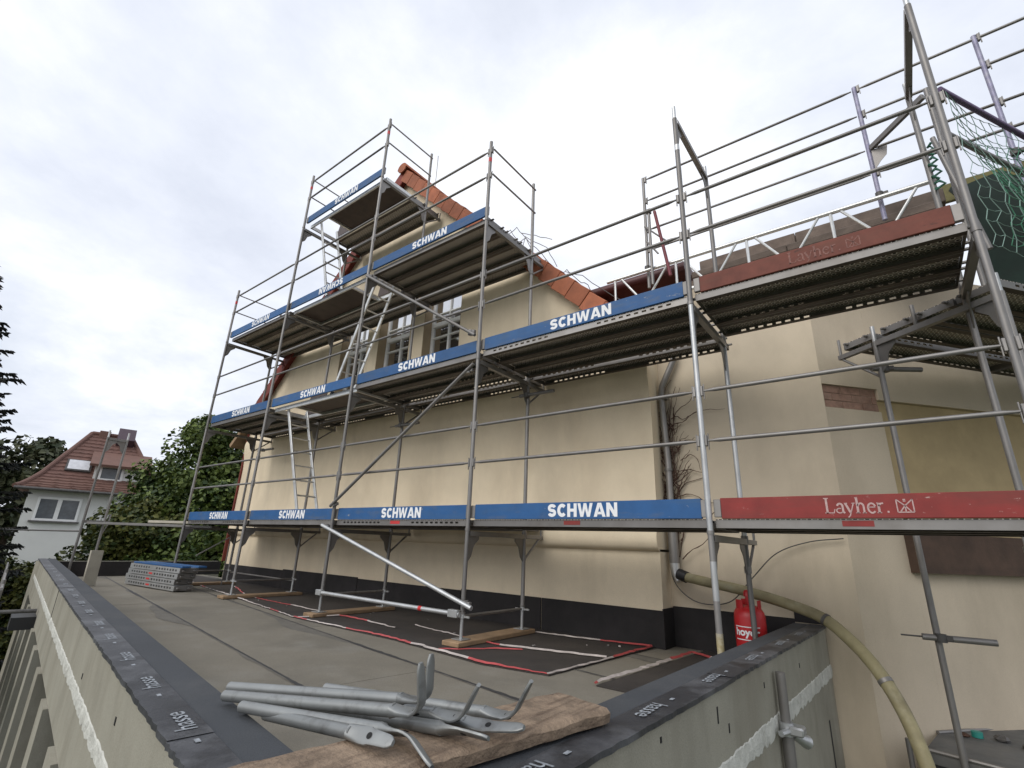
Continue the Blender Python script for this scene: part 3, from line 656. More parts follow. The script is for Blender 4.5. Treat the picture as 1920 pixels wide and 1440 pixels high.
def frame(x, y, z0, z1, label, rails=(), inner_rails=(), transom=True, spig=True, band=False, rotz=0, w=IW, group='scaffold frames', bandm=None, postm=None):
    e = empty('scaffold_upright', (x, y, z0), (0, 0, rotz)); tag(e, label, 'scaffold frame', group)
    h = z1-z0
    for yy, rr in ((0, rails), (w, inner_rails)):
        put('post', tube_mesh(h, postm or GALV), e, (0, yy, 0))
        put('collar', collar_mesh(), e, (0, yy, .0))
        if spig: put('spigot', spigot_mesh(), e, (0, yy, h))
        for zr in rr:
            put('wedge_box', wedge_mesh(), e, (0, yy, zr-z0))
            put('wedge_box', wedge_mesh(), e, (0, yy, zr-z0), (0, 0, math.pi))
        if band and yy == 0: put('colour_band', band_mesh(bandm or REDBAND), e, (0, 0, h-.42))
    if transom:
        put('transom', transom_mesh(w), e, (0, 0, h-.0))
        put('gusset_plate', gusset_mesh(1), e, (0, .022, h-.053)); put('gusset_plate', gusset_mesh(-1), e, (0, w-.022, h-.053))
    return e
def guard_end(x, z0, z1, lv, s, side):  # single guard post pair with end rails
    e = empty('guard_upright', (x, 0, z0)); tag(e, 'end guard with two cross rails above the %s, %s' % (LVW[lv], STW[s]), 'guard frame', 'end guard frames')
    h = z1-z0
    for yy in (0, IW):
        put('post', tube_mesh(h), e, (0, yy, 0)); put('collar', collar_mesh(), e, (0, yy, 0))
    for zr in (R1, R2):
        zz_ = LZ(lv)+zr-z0
        ob('cross_rail', MB().tube([(.045, .02, zz_+.02), (.045, IW-.0, zz_+.02)], .0135, 8), GALV, e)
        put('wedge_box', wedge_mesh(), e, (0, 0, zz_)); put('wedge_box', wedge_mesh(), e, (0, 0, zz_), (0, 0, math.pi))
    put('colour_band', band_mesh(REDBAND), e, (0, 0, h-.36))
    return e
maxlv = [3, 4, 4, 3, 2, 2]
for s in range(6):
    x = XS[s]
    # base frame with jacks
    if s < 5:
        zb_ = -1.02 if s < 4 else -1.28
        f = frame(x, 0, zb_, -.182, 'short base frame standing on the flat roof at the %s' % STW[s])
        for yy in (0, IW):
            if s == 4 and yy == 0:
                continue
            ob('base_jack', MB().tube([(0, yy, ZR+.055-zb_), (0, yy, 0.02)], .018, 10), GALV_L, f)
            mb = MB(); mb.tube([(0, yy, -.03), (0, yy, .01)], .03, 10); mb.box((-.10, yy-.008, -.022), (.10, yy+.008, -.004)); ob('wing_nut', mb, GALV_L, f)
            ob('base_plate', MB().box((-.07, yy-.07, ZR+.055-zb_), (.07, yy+.07, ZR+.062-zb_)), GALV_L, f)
        if s == 4:
            ob('painted_foot', MB().tube([(0, 0, -.01), (0, 0, .40)], .0262, 12), PAINTED, f)
            ob('colour_band', MB().tube([(0, 0, .62), (0, 0, .9)], .0248, 12, cap=False), GALV_L, f)
    else:
        f = frame(x, 0, -2.2, -.182, 'tall base frame reaching down past the roof at the %s' % STW[s])
    for l in range(1, maxlv[s]+1):
        last = l == maxlv[s]
        if s >= 4 and last:
            frame(x, 0, LZ(l)-.182, LZ(l)+1.99, 'full frame rising above the %s at the %s' % (LVW[l], STW[s]), [LZ(l)+R1, LZ(l)+R2], band=(s == 4), bandm=GALV_L)
        elif last:
            guard_end(x, LZ(l)-.182, LZ(l)+1.15, l, s, 1)
        else:
            frame(x, 0, LZ(l)-.182, LZ(l+1)-.182, 'frame between the %s and the %s at the %s' % (LVW[l], LVW[l+1], STW[s]), [LZ(l)+R1, LZ(l)+R2], spig=False, postm=GALV_L if s == 4 else None)
# blue marks on the fifth line outer post
for s, z in ((4, 1.02),): pass

# guard rails
def rail(p0, p1, r, label, cat='guardrail', m=GALV, name='guardrail', group='guardrails', flat=True):
    p0, p1 = Vector(p0), Vector(p1); d = (p1-p0); ln = d.length; d.normalize()
    mb = MB()
    if flat: mb.tube([p0, p0+d*.03, p0+d*.09, p1-d*.09, p1-d*.03, p1], r, 10, rs=[r*.55, r*.6, r, r, r*.6, r*.55])
    else: mb.tube([p0, p1], r, 10)
    return tag(ob(name, mb, m), label, cat, group)
for l in (1, 2, 3, 4):
    for b in range(5):
        if (l == 3 and b > 2) or (l == 4 and b != 1): continue
        for zr, nm in ((R1, 'lower'), (R2, 'upper')):
            z = LZ(l)+zr
            rail((XS[b]+.045, -.0, z), (XS[b+1]-.045, -.0, z), .0172, '%s guardrail tube above the %s, %s' % (nm, LVW[l], BAYW[b]))

# toe boards
def toe(b, l, m, txt, x0, x1, flip=False):
    z0 = LZ(l)-.06; ln = x1-x0-.07
    cname = 'blue' if m is BLUE else ('red' if m is RED else 'worn brownish red')
    e = empty('toe_board', (x0+.035, .03, z0)); tag(e, '%s toe board%s on the %s, %s' % (cname, ' with upside down white lettering' if flip else (' with white lettering' if m is BLUE else ' with pale lettering'), LVW[l], BAYW[b]), 'toe board', 'toe boards')
    ob('board', MB().box((.03, 0, 0), (ln-.03, .03, .158), ch=.004), m, e)
    for a, c in ((-.022, .032), (ln-.032, ln+.022)):
        mb = MB(); mb.box((a, -.004, .012), (c, .034, .148), ch=.003); ob('end_fitting', mb, GALV, e)
    if txt == 'S':
        put('lettering', cached('heavy', heavy_word), e, (1.40-.035, -.0018, .082), (R(90), R(180) if flip else 0, 0))
    else:
        pm = PALEP if txt == 'R' else PALEP2
        cxx = (3.60 if l == 1 else 3.62)-x0-.035
        put('lettering', cached('serif'+txt, lambda: serif_word(pm)), e, (cxx-.06, -.0018, .078), (R(90), 0, 0))
        mb = MB(); q = .0; X, Z = cxx+.165, .038; wd, ht = .085, .082
        def st(a, c, t=.007):
            a, c = Vector((X+a[0]*wd, -.0018, Z+a[1]*ht)), Vector((X+c[0]*wd, -.0018, Z+c[1]*ht)); d = (c-a).normalized(); n_ = Vector((-d.z, 0, d.x))*t/2
            mb.add([a-n_, c-n_, c+n_, a+n_], [(0, 1, 2, 3)])
        for a, c in (((0, 0), (0, 1)), ((1, 0), (1, 1)), ((0, 0), (1, 0)), ((0, 1), (.5, .5)), ((1, 1), (.5, .5)), ((.5, .5), (.18, .06)), ((.5, .5), (.82, .06)), ((.5, .06), (.5, .5)), ((.42, .86), (.58, .86)), ((.42, .98), (.58, .98))): st(a, c)
        # serifs for the lettering
        ob('emblem', mb, pm, e)
    return e
for l in (1, 2, 3, 4):
    for b in range(5):
        if (l == 3 and b > 2) or (l == 4 and b != 1): continue
        if b == 4: toe(b, l, RED if l == 1 else REDW, 'R' if l == 1 else 'W', XS[4]+.02, XS[5]-.02)
        else: toe(b, l, BLUE, 'S', XS[b], XS[b+1], flip=(l == 3 and b == 1))

# decks
def deck_sheet_mesh(L_, w):
    def mk():
        mb = MB(); mb.box((0, -w/2, -.006), (L_, w/2, 0))
        return mb.mesh('deck_sheet', PERF, False)
    return cached(('sheet', round(L_, 3), w), mk)
def deck_rail_mesh(L_, sgn, slots=True):
    def mk():
        mb = MB(); t = .0; h = .068; x = 0.
        ys = 0.
        sl = []
        if slots:
            n = int((L_*.36)/.082)
            for k in range(n):
                sl.append((.16+k*.082, .16+k*.082+.046)); sl.append((L_-.16-k*.082-.046, L_-.16-k*.082))
            sl.sort()
        za, zb2 = -.022, -.042
        th = .003*sgn
        def slab_(x0, x1, z0, z1): mb.box((x0, min(0, th), z0), (x1, max(0, th), z1))
        slab_(0, L_, za, -.0062); slab_(0, L_, -h, zb2)
        cur = 0
        for a, b in sl: slab_(cur, a, zb2, za); cur = b
        slab_(cur, L_, zb2, za)
        return mb.mesh('side_rail', GALV, False)
    return cached(('rail', round(L_, 3), sgn, slots), mk)
def lip_mesh(L_, sgn):
    def mk():
        lo, hi = sorted((sgn*.0035, sgn*.055)); return MB().box((0, lo, -.068), (L_, hi, -.064)).mesh('bottom_lip', LIPM, False)
    return cached(('lip', round(L_, 3), sgn), mk)
LIPM = mat('dark_deck_lip', (.075, .06, .05), .6, .3, .3, 4, rand=.2)
def hook_mesh(w):
    def mk():
        mb = MB(); mb.box((-.004, -w/2+.004, -.066), (.0, w/2-.004, -.007))
        for y in (-w/2+.05, w/2-.05): mb.box((-.05, y-.014, -.03), (-.0045, y+.014, -.012), ch=.003)
        return mb.mesh('end_cap', GALV)
    return cached(('hook', w), mk)
def rib_mesh(L_):
    def mk():
        mb = MB(); mb.prism([(-.035, -.0065), (-.022, -.022), (.022, -.022), (.035, -.0065)], 'X', .05, L_-.05); return mb.mesh('stiffening_rib', GALV, False)
    return cached(('rib', round(L_, 3)), mk)
def deck(x0, x1, yc, ztop, label, w=.32, rotz=0, origin=None, name='steel_deck_plank', group='steel deck planks', slots=True, stick=None):
    L_ = x1-x0-.07
    e = empty(name, (x0+.035, yc, ztop) if origin is None else origin, (0, 0, rotz)); tag(e, label, 'deck plank', group)
    put('deck_sheet', deck_sheet_mesh(L_, w), e)
    put('side_rail', deck_rail_mesh(L_, 1, slots), e, (0, -w/2, 0)); put('side_rail', deck_rail_mesh(L_, -1, slots), e, (0, w/2, 0))
    if stick: ob('sticker', MB().box((L_*.5-.09, -w/2-.002, -.05), (L_*.5+.09, -w/2-.0005, -.012)), stick, e)
    put('bottom_lip', lip_mesh(L_, 1), e, (0, -w/2, 0)); put('bottom_lip', lip_mesh(L_, -1), e, (0, w/2, 0))
    put('end_cap', hook_mesh(w), e, (0, 0, 0)); put('end_cap', hook_mesh(w), e, (L_, 0, 0), (0, 0, math.pi))
    return e
def hatch(x0, x1, ztop, l, b, left=True):
    L_ = x1-x0-.07; w = .61; e = empty('hatch_deck', (x0+.035, .12, ztop)); tag(e, 'dark plywood hatch deck with open trapdoor on the %s, %s' % (LVW[l], BAYW[b]), 'hatch deck', 'hatch decks')
    for y in (0, w-.03): ob('side_rail', MB().box((0, y, -.075), (L_, y+.03, 0), ch=.004), ALU, e)
    for x in (0, L_-.03): ob('end_cap', MB().box((x, .0305, -.07), (x+.03, w-.0305, -.002)), ALU, e)
    hw = .62
    a, c = (.0305+hw, L_-.0305) if left else (.0305, L_-.0305-hw)
    ob('plywood_panel', MB().box((a, .031, -.022), (c, w-.031, -.010)), PLY, e)
    cx_ = a if left else c
    ob('cross_member', MB().box((cx_-.045 if left else cx_+.005, .031, -.06), (cx_-.005 if left else cx_+.045, w-.031, -.012)), ALU, e)
    # trapdoor lid standing open, leaning back on the guardrail side
    hx = (.0305 if left else L_-.0305)
    Mh = Matrix.Translation((hx+.31*(1 if left else -1), w-.035, -.005)) @ Matrix.Rotation(R(82), 4, 'X')
    ob('trapdoor_lid', MB().box((-.28, 0, 0), (.28, .5, .012), Mh), PLY, e)
    return e
LANE = [(.21, 'outer'), (.535, 'middle'), (.86, 'inner')]
for l in (1, 2, 3, 4):
    zt = LZ(l)-.062
    for b in range(5):
        if (l == 3 and b > 2) or (l == 4 and b != 1): continue
        if b == 1 and l > 1:
            hatch(XS[b], XS[b+1], zt, l, b, left=(l in (2, 4)))
            deck(XS[b], XS[b+1], .895, zt, 'steel plank in the inner lane of the %s, %s' % (LVW[l], BAYW[b]))
        else:
            for y, nm in LANE: deck(XS[b], XS[b+1], y+.03*(l > 2), zt, 'steel plank in the %s lane of the %s, %s' % (nm, LVW[l], BAYW[b]), stick={(1, 2): REDBAND, (1, 3): RED, (1, 4): RED}.get((l, b)) if nm == 'outer' else None, slots=(nm == 'outer' and (l, b) in ((1, 0), (1, 2), (2, 3))) or (nm != 'outer' and b in (2, 4)))
        if b < 4 and not (b == 3 and l == 1):
            deck(XS[b], XS[b+1], 1.265, zt, 'narrow wall side plank of the %s, %s' % (LVW[l], BAYW[b]), w=.30)
# console brackets on the inner posts
for l in (1, 2, 3, 4):
    for s in range(6):
        if (l == 3 and s > 3) or (l == 4 and s not in (1, 2)): continue
        if s >= 4 and l == 2: continue
        z = LZ(l)-.185
        e = empty('console_bracket', (XS[s], IW, z)); tag(e, 'short console bracket under the %s at the %s' % (LVW[l], STW[s]), 'bracket', 'console brackets')
        ob('arm', MB().box((-.022, .026, -.045), (.022, .39, 0), ch=.004), GALV, e)
        ob('brace', MB().tube([(0, .03, -.28), (0, .32, -.046)], .014, 8), GALV, e)
        ob('end_pin', MB().tube([(0, .37, .001), (0, .37, .14)], .012, 8), GALV, e)
        ob('clamp', MB().tube([(0, 0, -.30), (0, 0, -.24)], .032, 10), GALV, e); ob('clamp', MB().tube([(0, 0, -.03), (0, 0, .03)], .032, 10), GALV, e)

# braces
def coupler(p, parent=None, r=.036): return MB().tube([Vector(p)-Vector((0, 0, .03)), Vector(p)+Vector((0, 0, .03))], r, 10).box(Vector(p)+Vector((.03, -.02, -.02)), Vector(p)+Vector((.075, .02, .02)), ch=.004)
def brace(p0, p1, label, r=.0215, m=GALV, ends=True):
    e = empty('diagonal_brace', p0); tag(e, label, 'brace', 'diagonal braces'); q = Vector(p1)-Vector(p0)
    ob('brace_tube', MB().tube([(0, 0, 0), q], r, 12), m, e)
    if ends:
        for t in (.02, .96): ob('coupler', coupler(q*t+Vector((0, .03, 0))), GALV, e)
    return e
brace((XS[2]-.02, -.055, .12), (-.02, -.055, 1.75), 'diagonal brace tube rising to the right between the lowest and second decks')
brace((XS[2]+.04, -.055, 3.80), (-.03, -.055, 2.13), 'diagonal brace tube falling to the right between the second and third decks')
brace((XS[2]-.13, -.07, -.14), (.18, -.07, -.935), 'bright diagonal tube below the lowest deck falling to the right', m=GALV_L, r=.0242)
e = brace((XS[2]-.01, -.055, -1.0), (.01, -.055, -1.01), 'bright horizontal tube near the roof between the third and fourth frame lines', m=GALV_L, r=.0242, ends=False)
ob('red_marker', MB().tube([(1.98, 0, -.0077), (2.03, 0, -.0079)], .0255, 12), REDBAND, e)
ob('end_fork', MB().box((-.02, -.03, -.035), (.10, .03, .035), ch=.006), GALV_L, e); ob('end_fork', MB().box((2.44, -.03, -.045), (2.58, .03, .03), ch=.006), GALV_L, e)
# ledgers near the base
for s in range(4):
    x = XS[s]
    rail((x, .03, -1.03), (x, IW-.03, -1.03), .016, 'thin cross ledger near the roof at the %s' % STW[s], 'ledger', name='ledger', group='ledgers', flat=False)
rail((-B*3, IW+.03, -1.06), (-B*2, IW+.03, -1.06), .014, 'thin long ledger near the roof at the wall side, leftmost bay', 'ledger', name='ledger', group='ledgers', flat=False)
# ladders
def ladder(x0, z0, x1, z1, label):
    e = empty('ladder', (x0, .2, z0)); tag(e, label, 'ladder', 'access ladders')
    d = Vector((x1-x0, 0, z1-z0)); ln = d.length; dn = d.normalized()
    ang = math.atan2(d.x, d.z); Mr = Matrix.Rotation(ang, 4, 'Y')
    for y in (0, .36): ob('stile', MB().box((-.03, y-.012, 0), (.03, y+.012, ln), Mr, ch=.004), ALU, e)
    n = int(ln/.28)
    for k in range(n):
        p = dn*(.12+k*.28); ob('rung', MB().tube([p+Vector((0, .0125, 0)), p+Vector((0, .3475, 0))], .014, 8), ALU, e)
    for y in (0, .36): ob('rubber_foot', MB().box((-.034, y-.017, -.03), (.034, y+.017, .04), Mr), BLACKP, e)
ladder(-3.85, -.02, -4.78, 1.93, 'aluminium ladder from the lowest deck to the second deck')
ladder(-3.42, 1.98, -2.58, 3.92, 'aluminium ladder in front of the windows up to the third deck')
ladder(-4.12, 3.98, -4.83, 5.94, 'aluminium ladder up to the topmost deck')
# sole boards
for s in (0, 1, 2, 3):
    mb = MB().box((-.115, -.16, 0), (.115, IW+.14, .045), ch=.006)
    tag(ob('sole_board', mb, WOOD, None, (XS[s], 0, ZR+.006), (0, 0, rnd.uniform(-.04, .04))), 'timber sole board under the base plates at the %s' % STW[s], 'plank', 'sole boards')
mb = MB().box((-.115, -.12, 0), (.115, .12, .045), ch=.006); tag(ob('sole_board', mb, WOOD, None, (XS[4], 1.05, ZR+.006)), 'timber sole board behind the parapet under the fifth frame line', 'plank', 'sole boards')
# wall ties
def tie(x, z, y, ln, ang, label):
    e = empty('wall_tie', (x, y, z)); tag(e, label, 'wall tie', 'wall ties')
    d = Vector((math.cos(ang), math.sin(ang), 0)); a = -d*.12; c = d*ln
    ob('tie_tube', MB().tube([a, c], .0242, 12), GALV, e)
    ob('coupler', coupler((0, 0.0, 0), r=.04), DKSTEEL, e)
    ob('hook_bolt', MB().tube([a-d*.14, a], .007, 6), DKSTEEL, e)
tie(.03, 1.62, IW-.06, .42, R(2), 'wall tie tube on the inner post under the second deck, fourth frame line')
tie(XS[2]+.03, 1.50, IW-.06, .42, R(2), 'wall tie tube on the inner post under the second deck, third frame line')
tie(XS[1]-.1+.03-1.9, 1.48, IW-.06, .40, R(2), 'wall tie tube under the second deck near the left house corner')

# =================================================================== RIGHT SCAFFOLD (along the chamfered wall)
Q = Vector((3.85, 1.50)); T2 = Vector((math.sin(R(128)), math.cos(R(128)))); E2 = Vector((math.sin(R(38)), math.cos(R(38))))
rz2 = math.atan2(-T2.y, -T2.x)-math.pi/2          # frame local +Y points from outer post to inner post
P2 = Q+T2*1.05
def frame2(o, z0, z1, label, **k): return frame(o.x, o.y, z0, z1, label, rotz=rz2, group='scaffold frames', **k)
f2 = P2.copy()
e = frame2(P2, -2.35, 1.70, 'inner corner frame with console beside the chamfered wall')
# console beyond inner post toward the wall
ob('console_arm', MB().box((-.022, IW+.026, 4.0), (.022, IW+.40, 4.045)), GALV, e)
ob('console_brace', MB().tube([(0, IW+.02, 3.7), (0, IW+.36, 3.99)], .014, 8), GALV, e)
ob('console_pin', MB().tube([(0, IW+.38, 4.046), (0, IW+.38, 4.22)], .014, 8), GALV, e)
ob('inner_pin', MB().tube([(0, IW*.62, 4.056), (0, IW*.62, 4.25)], .017, 8), GALV, e)
frame2(P2+E2*2.07, -2.35, 1.70, 'far frame of the scaffold along the chamfered wall', )
rzd = math.atan2(E2.y, E2.x)
for k, (w_, nm) in enumerate(((.16, 'outermost'), (.5, 'middle'), (.84, 'innermost'), (1.25, 'wall side'))):
    o = P2+(-T2)*w_
    deck(0, 2.07, 0, 0, '%s steel plank on the deck along the chamfered wall' % nm, rotz=rzd, origin=(o.x+E2.x*.035, o.y+E2.y*.035, 1.82))
    deck(0, 2.07, 0, 0, '%s far steel plank on the deck along the chamfered wall' % nm, rotz=rzd, origin=(o.x+E2.x*2.105, o.y+E2.y*2.105, 1.82))
tie(Q.x+.02, -.90, Q.y-.05, .34, R(10), 'hooked wall tie tube on the post before the chamfered wall, below the red board')
e = tie(Q.x+.03, 1.42, Q.y+.03, .34, R(35), 'short stub tube clamped to the corner frame under the second deck')
# upper frames on the corner
# =================================================================== ROOF EDGE GUARD behind the fourth and rightmost bays
YG = 1.60
for x, z0, lab, m in ((1.58, 3.05, 'slim guard post at the left end of the roof edge rails', GALV), (4.15, 3.05, 'bluish guard post in the middle of the roof edge rails', BLUESTEEL), (5.18, 3.0, 'bluish guard post at the right end of the roof edge rails', BLUESTEEL)):
    e = empty('guard_post', (x, YG, z0)); tag(e, lab, 'guard post', 'roof edge guard posts')
    put('post', tube_mesh(4.86-z0, m, .022), e)
    for z in (4.82, 4.45, 3.96, 3.64): put('wedge_box', wedge_mesh(), e, (0, 0, z-z0))
    ob('coupler', coupler((0, -.03, 3.34-z0)), DKSTEEL, e)
for a, b, nm in ((1.58, 4.15, 'left'), (4.15, 7.2, 'right')):
    for z, hn in ((4.82, 'top'), (4.45, 'second'), (3.96, 'third'), (3.64, 'lowest')):
        rail((a+.03, YG, z), (b-.03, YG, z), .0155, '%s roof edge rail against the sky, %s section' % (hn, nm), group='roof edge rails')
# lattice girder
e = empty('lattice_girder', (1.0, YG-.08, 3.28)); tag(e, 'aluminium lattice girder spanning in front of the timber roof edge', 'lattice girder')
GL = 3.62
ob('chord', MB().tube([(0, 0, 0), (GL, 0, 0)], .0242, 12), ALU, e); ob('chord', MB().tube([(0, 0, -.45), (GL, 0, -.45)], .0242, 12), ALU, e)
k = 0; x = .12
while x < GL-.2:
    ob('upright', MB().tube([(x, 0, -.426), (x, 0, -.024)], .017, 8), ALU, e)
    for (a, za, b, zb_) in ((x+.10, -.02, x+.38, -.43), (x+.46, -.43, x+.74, -.02)):
        if b < GL: ob('lattice_diagonal', MB().tube([(a, 0, za), (b, 0, zb_)], .015, 8), ALU, e)
    x += .86
# clutter at the girder's left end: short post and leaning red tube
e = empty('prop_post', (1.69, YG-.15, 3.0)); tag(e, 'short steel prop beside the leaning red tube behind the fourth bay', 'prop'); put('post', tube_mesh(1.1, GALV, .02), e); ob('head', MB().box((-.03, -.03, 1.101), (.03, .03, 1.17), ch=.006), DKSTEEL, e)
tag(ob('leaning_tube', MB().tube([(1.775, YG-.16, 4.1), (1.93, YG-.16, 3.05)], .021, 10), mat('red_painted_tube', (.16, .02, .03), .5)), 'dark red tube leaning beside the short prop at the roof edge', 'tube')
for k, (a, b) in enumerate((((1.58, 4.0), (1.9, 3.62)), ((1.6, 3.75), (1.75, 3.5)))):
    tag(ob('short_strut', MB().tube([(a[0], YG-.05, a[1]), (b[0], YG-.05, b[1])], .012, 8), GALV), 'thin slanted strut at the slim roof edge guard post, %s' % ('upper one' if k == 0 else 'lower one'), 'strut')
# slanted bracket between the middle roof guard post and the far right inner post
e = empty('slanted_bracket', (4.17, YG-.03, 3.95)); tag(e, 'slanted steel bracket between bluish guard post and the far right frame', 'bracket')
ob('arm', MB().box((0, -.02, -.03), (.62, .02, .03), Matrix.Rotation(-.12, 4, 'Y') @ Matrix.Rotation(-.75, 4, 'Z'), ch=.004), GALV, e)
ob('gusset_plate', MB().prism([(0, -.03), (.14, -.03), (.12, -.14), (.06, -.2), (.0, -.28)], 'Y', -.004, .004), GALV, e)
# more tubes clustered beside the far right frame line
for k, (p, q, lab) in enumerate((((4.66, 1.20, 1.9), (4.66, 1.20, 4.12), 'vertical tube clustered just behind the far right inner post'), ((4.74, 1.1, 2.2), (4.60, 1.15, 3.5), 'leaning tube clustered beside the far right inner post'), ((4.5, .06, 2.72), (5.6, 1.9, 2.72), 'cross tube behind the net, lower one'), ((4.55, .1, 3.15), (5.75, 2.1, 3.15), 'net top tube sloping away at the far right frame'))):
    tag(ob('steel_tube', MB().tube([p, q], .0215, 12), GALV if k != 3 else mat('purple_tinted_tube', (.16, .11, .2), .5, .4)), lab, 'steel tube')
# safety net: woven strands on a sagging plane behind the far right frame
n0 = Vector((4.58, .12, 0)); n1 = Vector((5.75, 2.1, 0)); nz0, nz1 = 1.75, 3.14
def netp(u, v):
    p = n0.lerp(n1, u); z = nz0+(nz1-nz0)*v; sag = .05*math.sin(u*7)*math.sin(v*5); nn = Vector((n1-n0).yx.to_3d()).normalized()
    return Vector((p.x+nn.x*sag, p.y-nn.y*sag, z+.02*math.sin(u*11+v*3)))
def grid_net(fn, nu, nv, rad_):
    mb = MB(); r_ = random.Random(nu)
    J = {(i, j): fn(min(1, max(0, (i+r_.uniform(-.18, .18)+.35*(j % 2))/nu)), min(1, max(0, (j+r_.uniform(-.1, .1))/nv))) for i in range(nu+1) for j in range(nv+1)}
    for (i, j), p in J.items():
        if j < nv: mb.tube([p, J[i, j+1]], rad_, 4, cap=False)
        if i < nu: mb.tube([p, (p+J[i+1, j])/2-Vector((0, 0, .012)), J[i+1, j]], rad_, 4, cap=False)
    return mb
mb = grid_net(netp, 17, 14, .0026)
tag(ob('safety_net', mb, NETW, smooth=False), 'pale green knotted safety net hanging at the far right frame', 'net')
mb = MB(); nu, nv = 26, 16; m0, m1 = Vector((4.72, .42, 0)), Vector((6.3, 2.3, 0))
def netq(u, v): p = m0.lerp(m1, u); return Vector((p.x+.05*math.sin(u*9+v*4), p.y-.04*math.sin(u*6+v*5), 1.86+1.0*v+.03*math.sin(u*8)-.05*math.sin(u*3.1)))
mb = grid_net(netq, 26, 13, .0032)
tag(ob('safety_net', mb, mat('bright_green_net', (.06, .22, .13), .7, 0, .2, 5), smooth=False), 'denser green safety net low beside the far right frame', 'net')
# dark green sheet painted for the shaded interior behind net, olive timber board
e2v = Vector((.66, .75, 0))
mb = MB(); n = 26; vs = []; fs = []
for i in range(n+1):
    for j in range(9):
        u, v = i/n, j/8; p = Vector((4.78, 2.32, 0)).lerp(Vector((7.4, 2.5, 0)), u); dd = .11*math.sin(u*31+v*3)+.06*math.sin(v*9+u*14)
        vs.append((p.x+dd*.8, p.y-dd*.6, 1.95+1.68*v+.03*math.sin(u*15)))
for i in range(n):
    for j in range(8): fs.append((i*9+j, (i+1)*9+j, (i+1)*9+j+1, i*9+j+1))
sheet_o = ob('shaded_interior_sheet', MB().add(vs, fs), mat('interior_shade_green', (.004, .016, .011), .8, 0, .5, 3)); sm = sheet_o.modifiers.new('thickness', 'SOLIDIFY'); sm.thickness = .004
tag(sheet_o, 'dark green sheet standing for the shaded interior behind the knotted net', 'sheet')
tag(ob('edge_board', MB().box((4.72, 2.50, 3.58), (7.4, 2.55, 3.81), ch=.006), mat('olive_timber', (.16, .145, .06), .85, 0, .25, 6)), 'olive stained timber edge board above the green sheet', 'board')
# green rope bundle at the far right inner post
mb = MB(); pts = [(4.53+.03*math.cos(t*2.1)+.02*math.sin(t), 1.0+.03*math.sin(t*2.1), 3.35-.022*t) for t in range(24)]; mb.tube(pts, .012, 6)
tag(ob('rope_bundle', mb, NETG), 'green rope bundle tied to the far right inner post', 'rope')

# =================================================================== ROOF OBJECTS
# stack of steel planks with a blue board on top
def small_stack():
    ang = math.atan2(.12, 1)
    ux = Vector((.86, .5)) if False else None
base = Vector((-8.50, -.52)); ang = R(4.5)
SW = {0: ['bottom', 'second lowest', 'second highest', 'top'], 1: ['front', 'middle', 'rear']}
for i in range(4):
    zt = ZR+.098*(i+1)+.006
    dxx = (.0, -.05, .03, .08)[i]
    for j in range(1):
        q = .16+.33*j; o = empty('stacked_plank', (base.x+dxx-math.sin(ang)*q, base.y+math.cos(ang)*q, zt), (0, 0, ang))
        tag(o, '%s steel plank of the plank stack on the roof' % SW[0][i], 'deck plank', 'stacked steel planks')
        Ls = 2.0
        ob('deck_sheet', MB().box((0, -.155, -.006), (Ls, .155, 0)), GALV_L, o)
        for sg in (1, -1):
            mb = MB(); sl = [(.15+.105*k, .15+.105*k+.05) for k in range(7)]+[(1.10+.105*k, 1.10+.105*k+.05) for k in range(8)]; cur = 0; y0 = -sg*.155; y1 = y0+sg*.003; y0, y1 = min(y0, y1), max(y0, y1)
            mb.box((0, y0, -.028), (Ls, y1, -.0062)); mb.box((0, y0, -.088), (Ls, y1, -.060))
            for u0, u1 in sl: mb.box((cur, y0, -.060), (u0, y1, -.028)); cur = u1
            mb.box((cur, y0, -.060), (Ls, y1, -.028)); ob('side_rail', mb, GALV_L, o, smooth=False)
        mb = MB(); mb.box((Ls, -.15, -.085), (Ls+.004, .15, -.008)); 
        for yy in (-.09, .09): mb.box((Ls+.004, yy-.035, -.062), (Ls+.05, yy+.035, -.03), ch=.008)
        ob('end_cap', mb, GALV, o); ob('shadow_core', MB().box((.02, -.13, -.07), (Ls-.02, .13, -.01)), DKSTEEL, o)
        if j == 0 and i < 3: ob('red_sticker', MB().box((.90, -.158, -.058), (1.03, -.1553, -.03)), REDBAND, o)
for j in range(2):
    mb = MB().box((0, 0, 0), (1.95, .15, .03), ch=.004)
    tag(ob('stacked_board', mb, BLUE, None, (base.x+.2, base.y+.01+.17*j, ZR+.401), (0, 0, ang+.05*j)), 'blue board lying on the plank stack, %s one' % ['front', 'rear'][j], 'board', 'blue boards on the stack')
# scaffold frame standing near the far parapet, with board on edge
e = frame(-10.0, -1.1, ZR+.02, 1.66, 'lone scaffold frame standing by the far parapet at the left', rotz=0, w=.36, group='scaffold frames', transom=True)
ob('cross_bar', MB().box((-.02, -.02, 1.10), (.02, .46, 1.16)), GALV, e)
ob('bracket_stub', MB().tube([(0, .44, 1.1), (0, .44, 1.30)], .016, 8), GALV, e); ob('bracket_strut', MB().tube([(0, .36, .85), (0, .44, 1.1)], .014, 8), GALV, e)
tag(ob('upright_board', MB().box((-.02, -.11, 0), (.02, .11, .62), ch=.004), mat('pale_board', (.40, .37, .30), .85, 0, .12, 5), None, (-8.25, -1.14, ZR+.002), (R(-1), R(-3), R(20))), 'pale upright board standing on the roof beside the left parapet', 'board')
tag(ob('walkway_plank', MB().box((0, -.12, 0), (3.0, .12, .05), Matrix.Rotation(R(28), 4, 'Z'), ch=.005), GALV, None, (-10.0, -.95, -.2)), 'grey walkway plank spanning from the lone frame toward the main scaffold', 'plank')
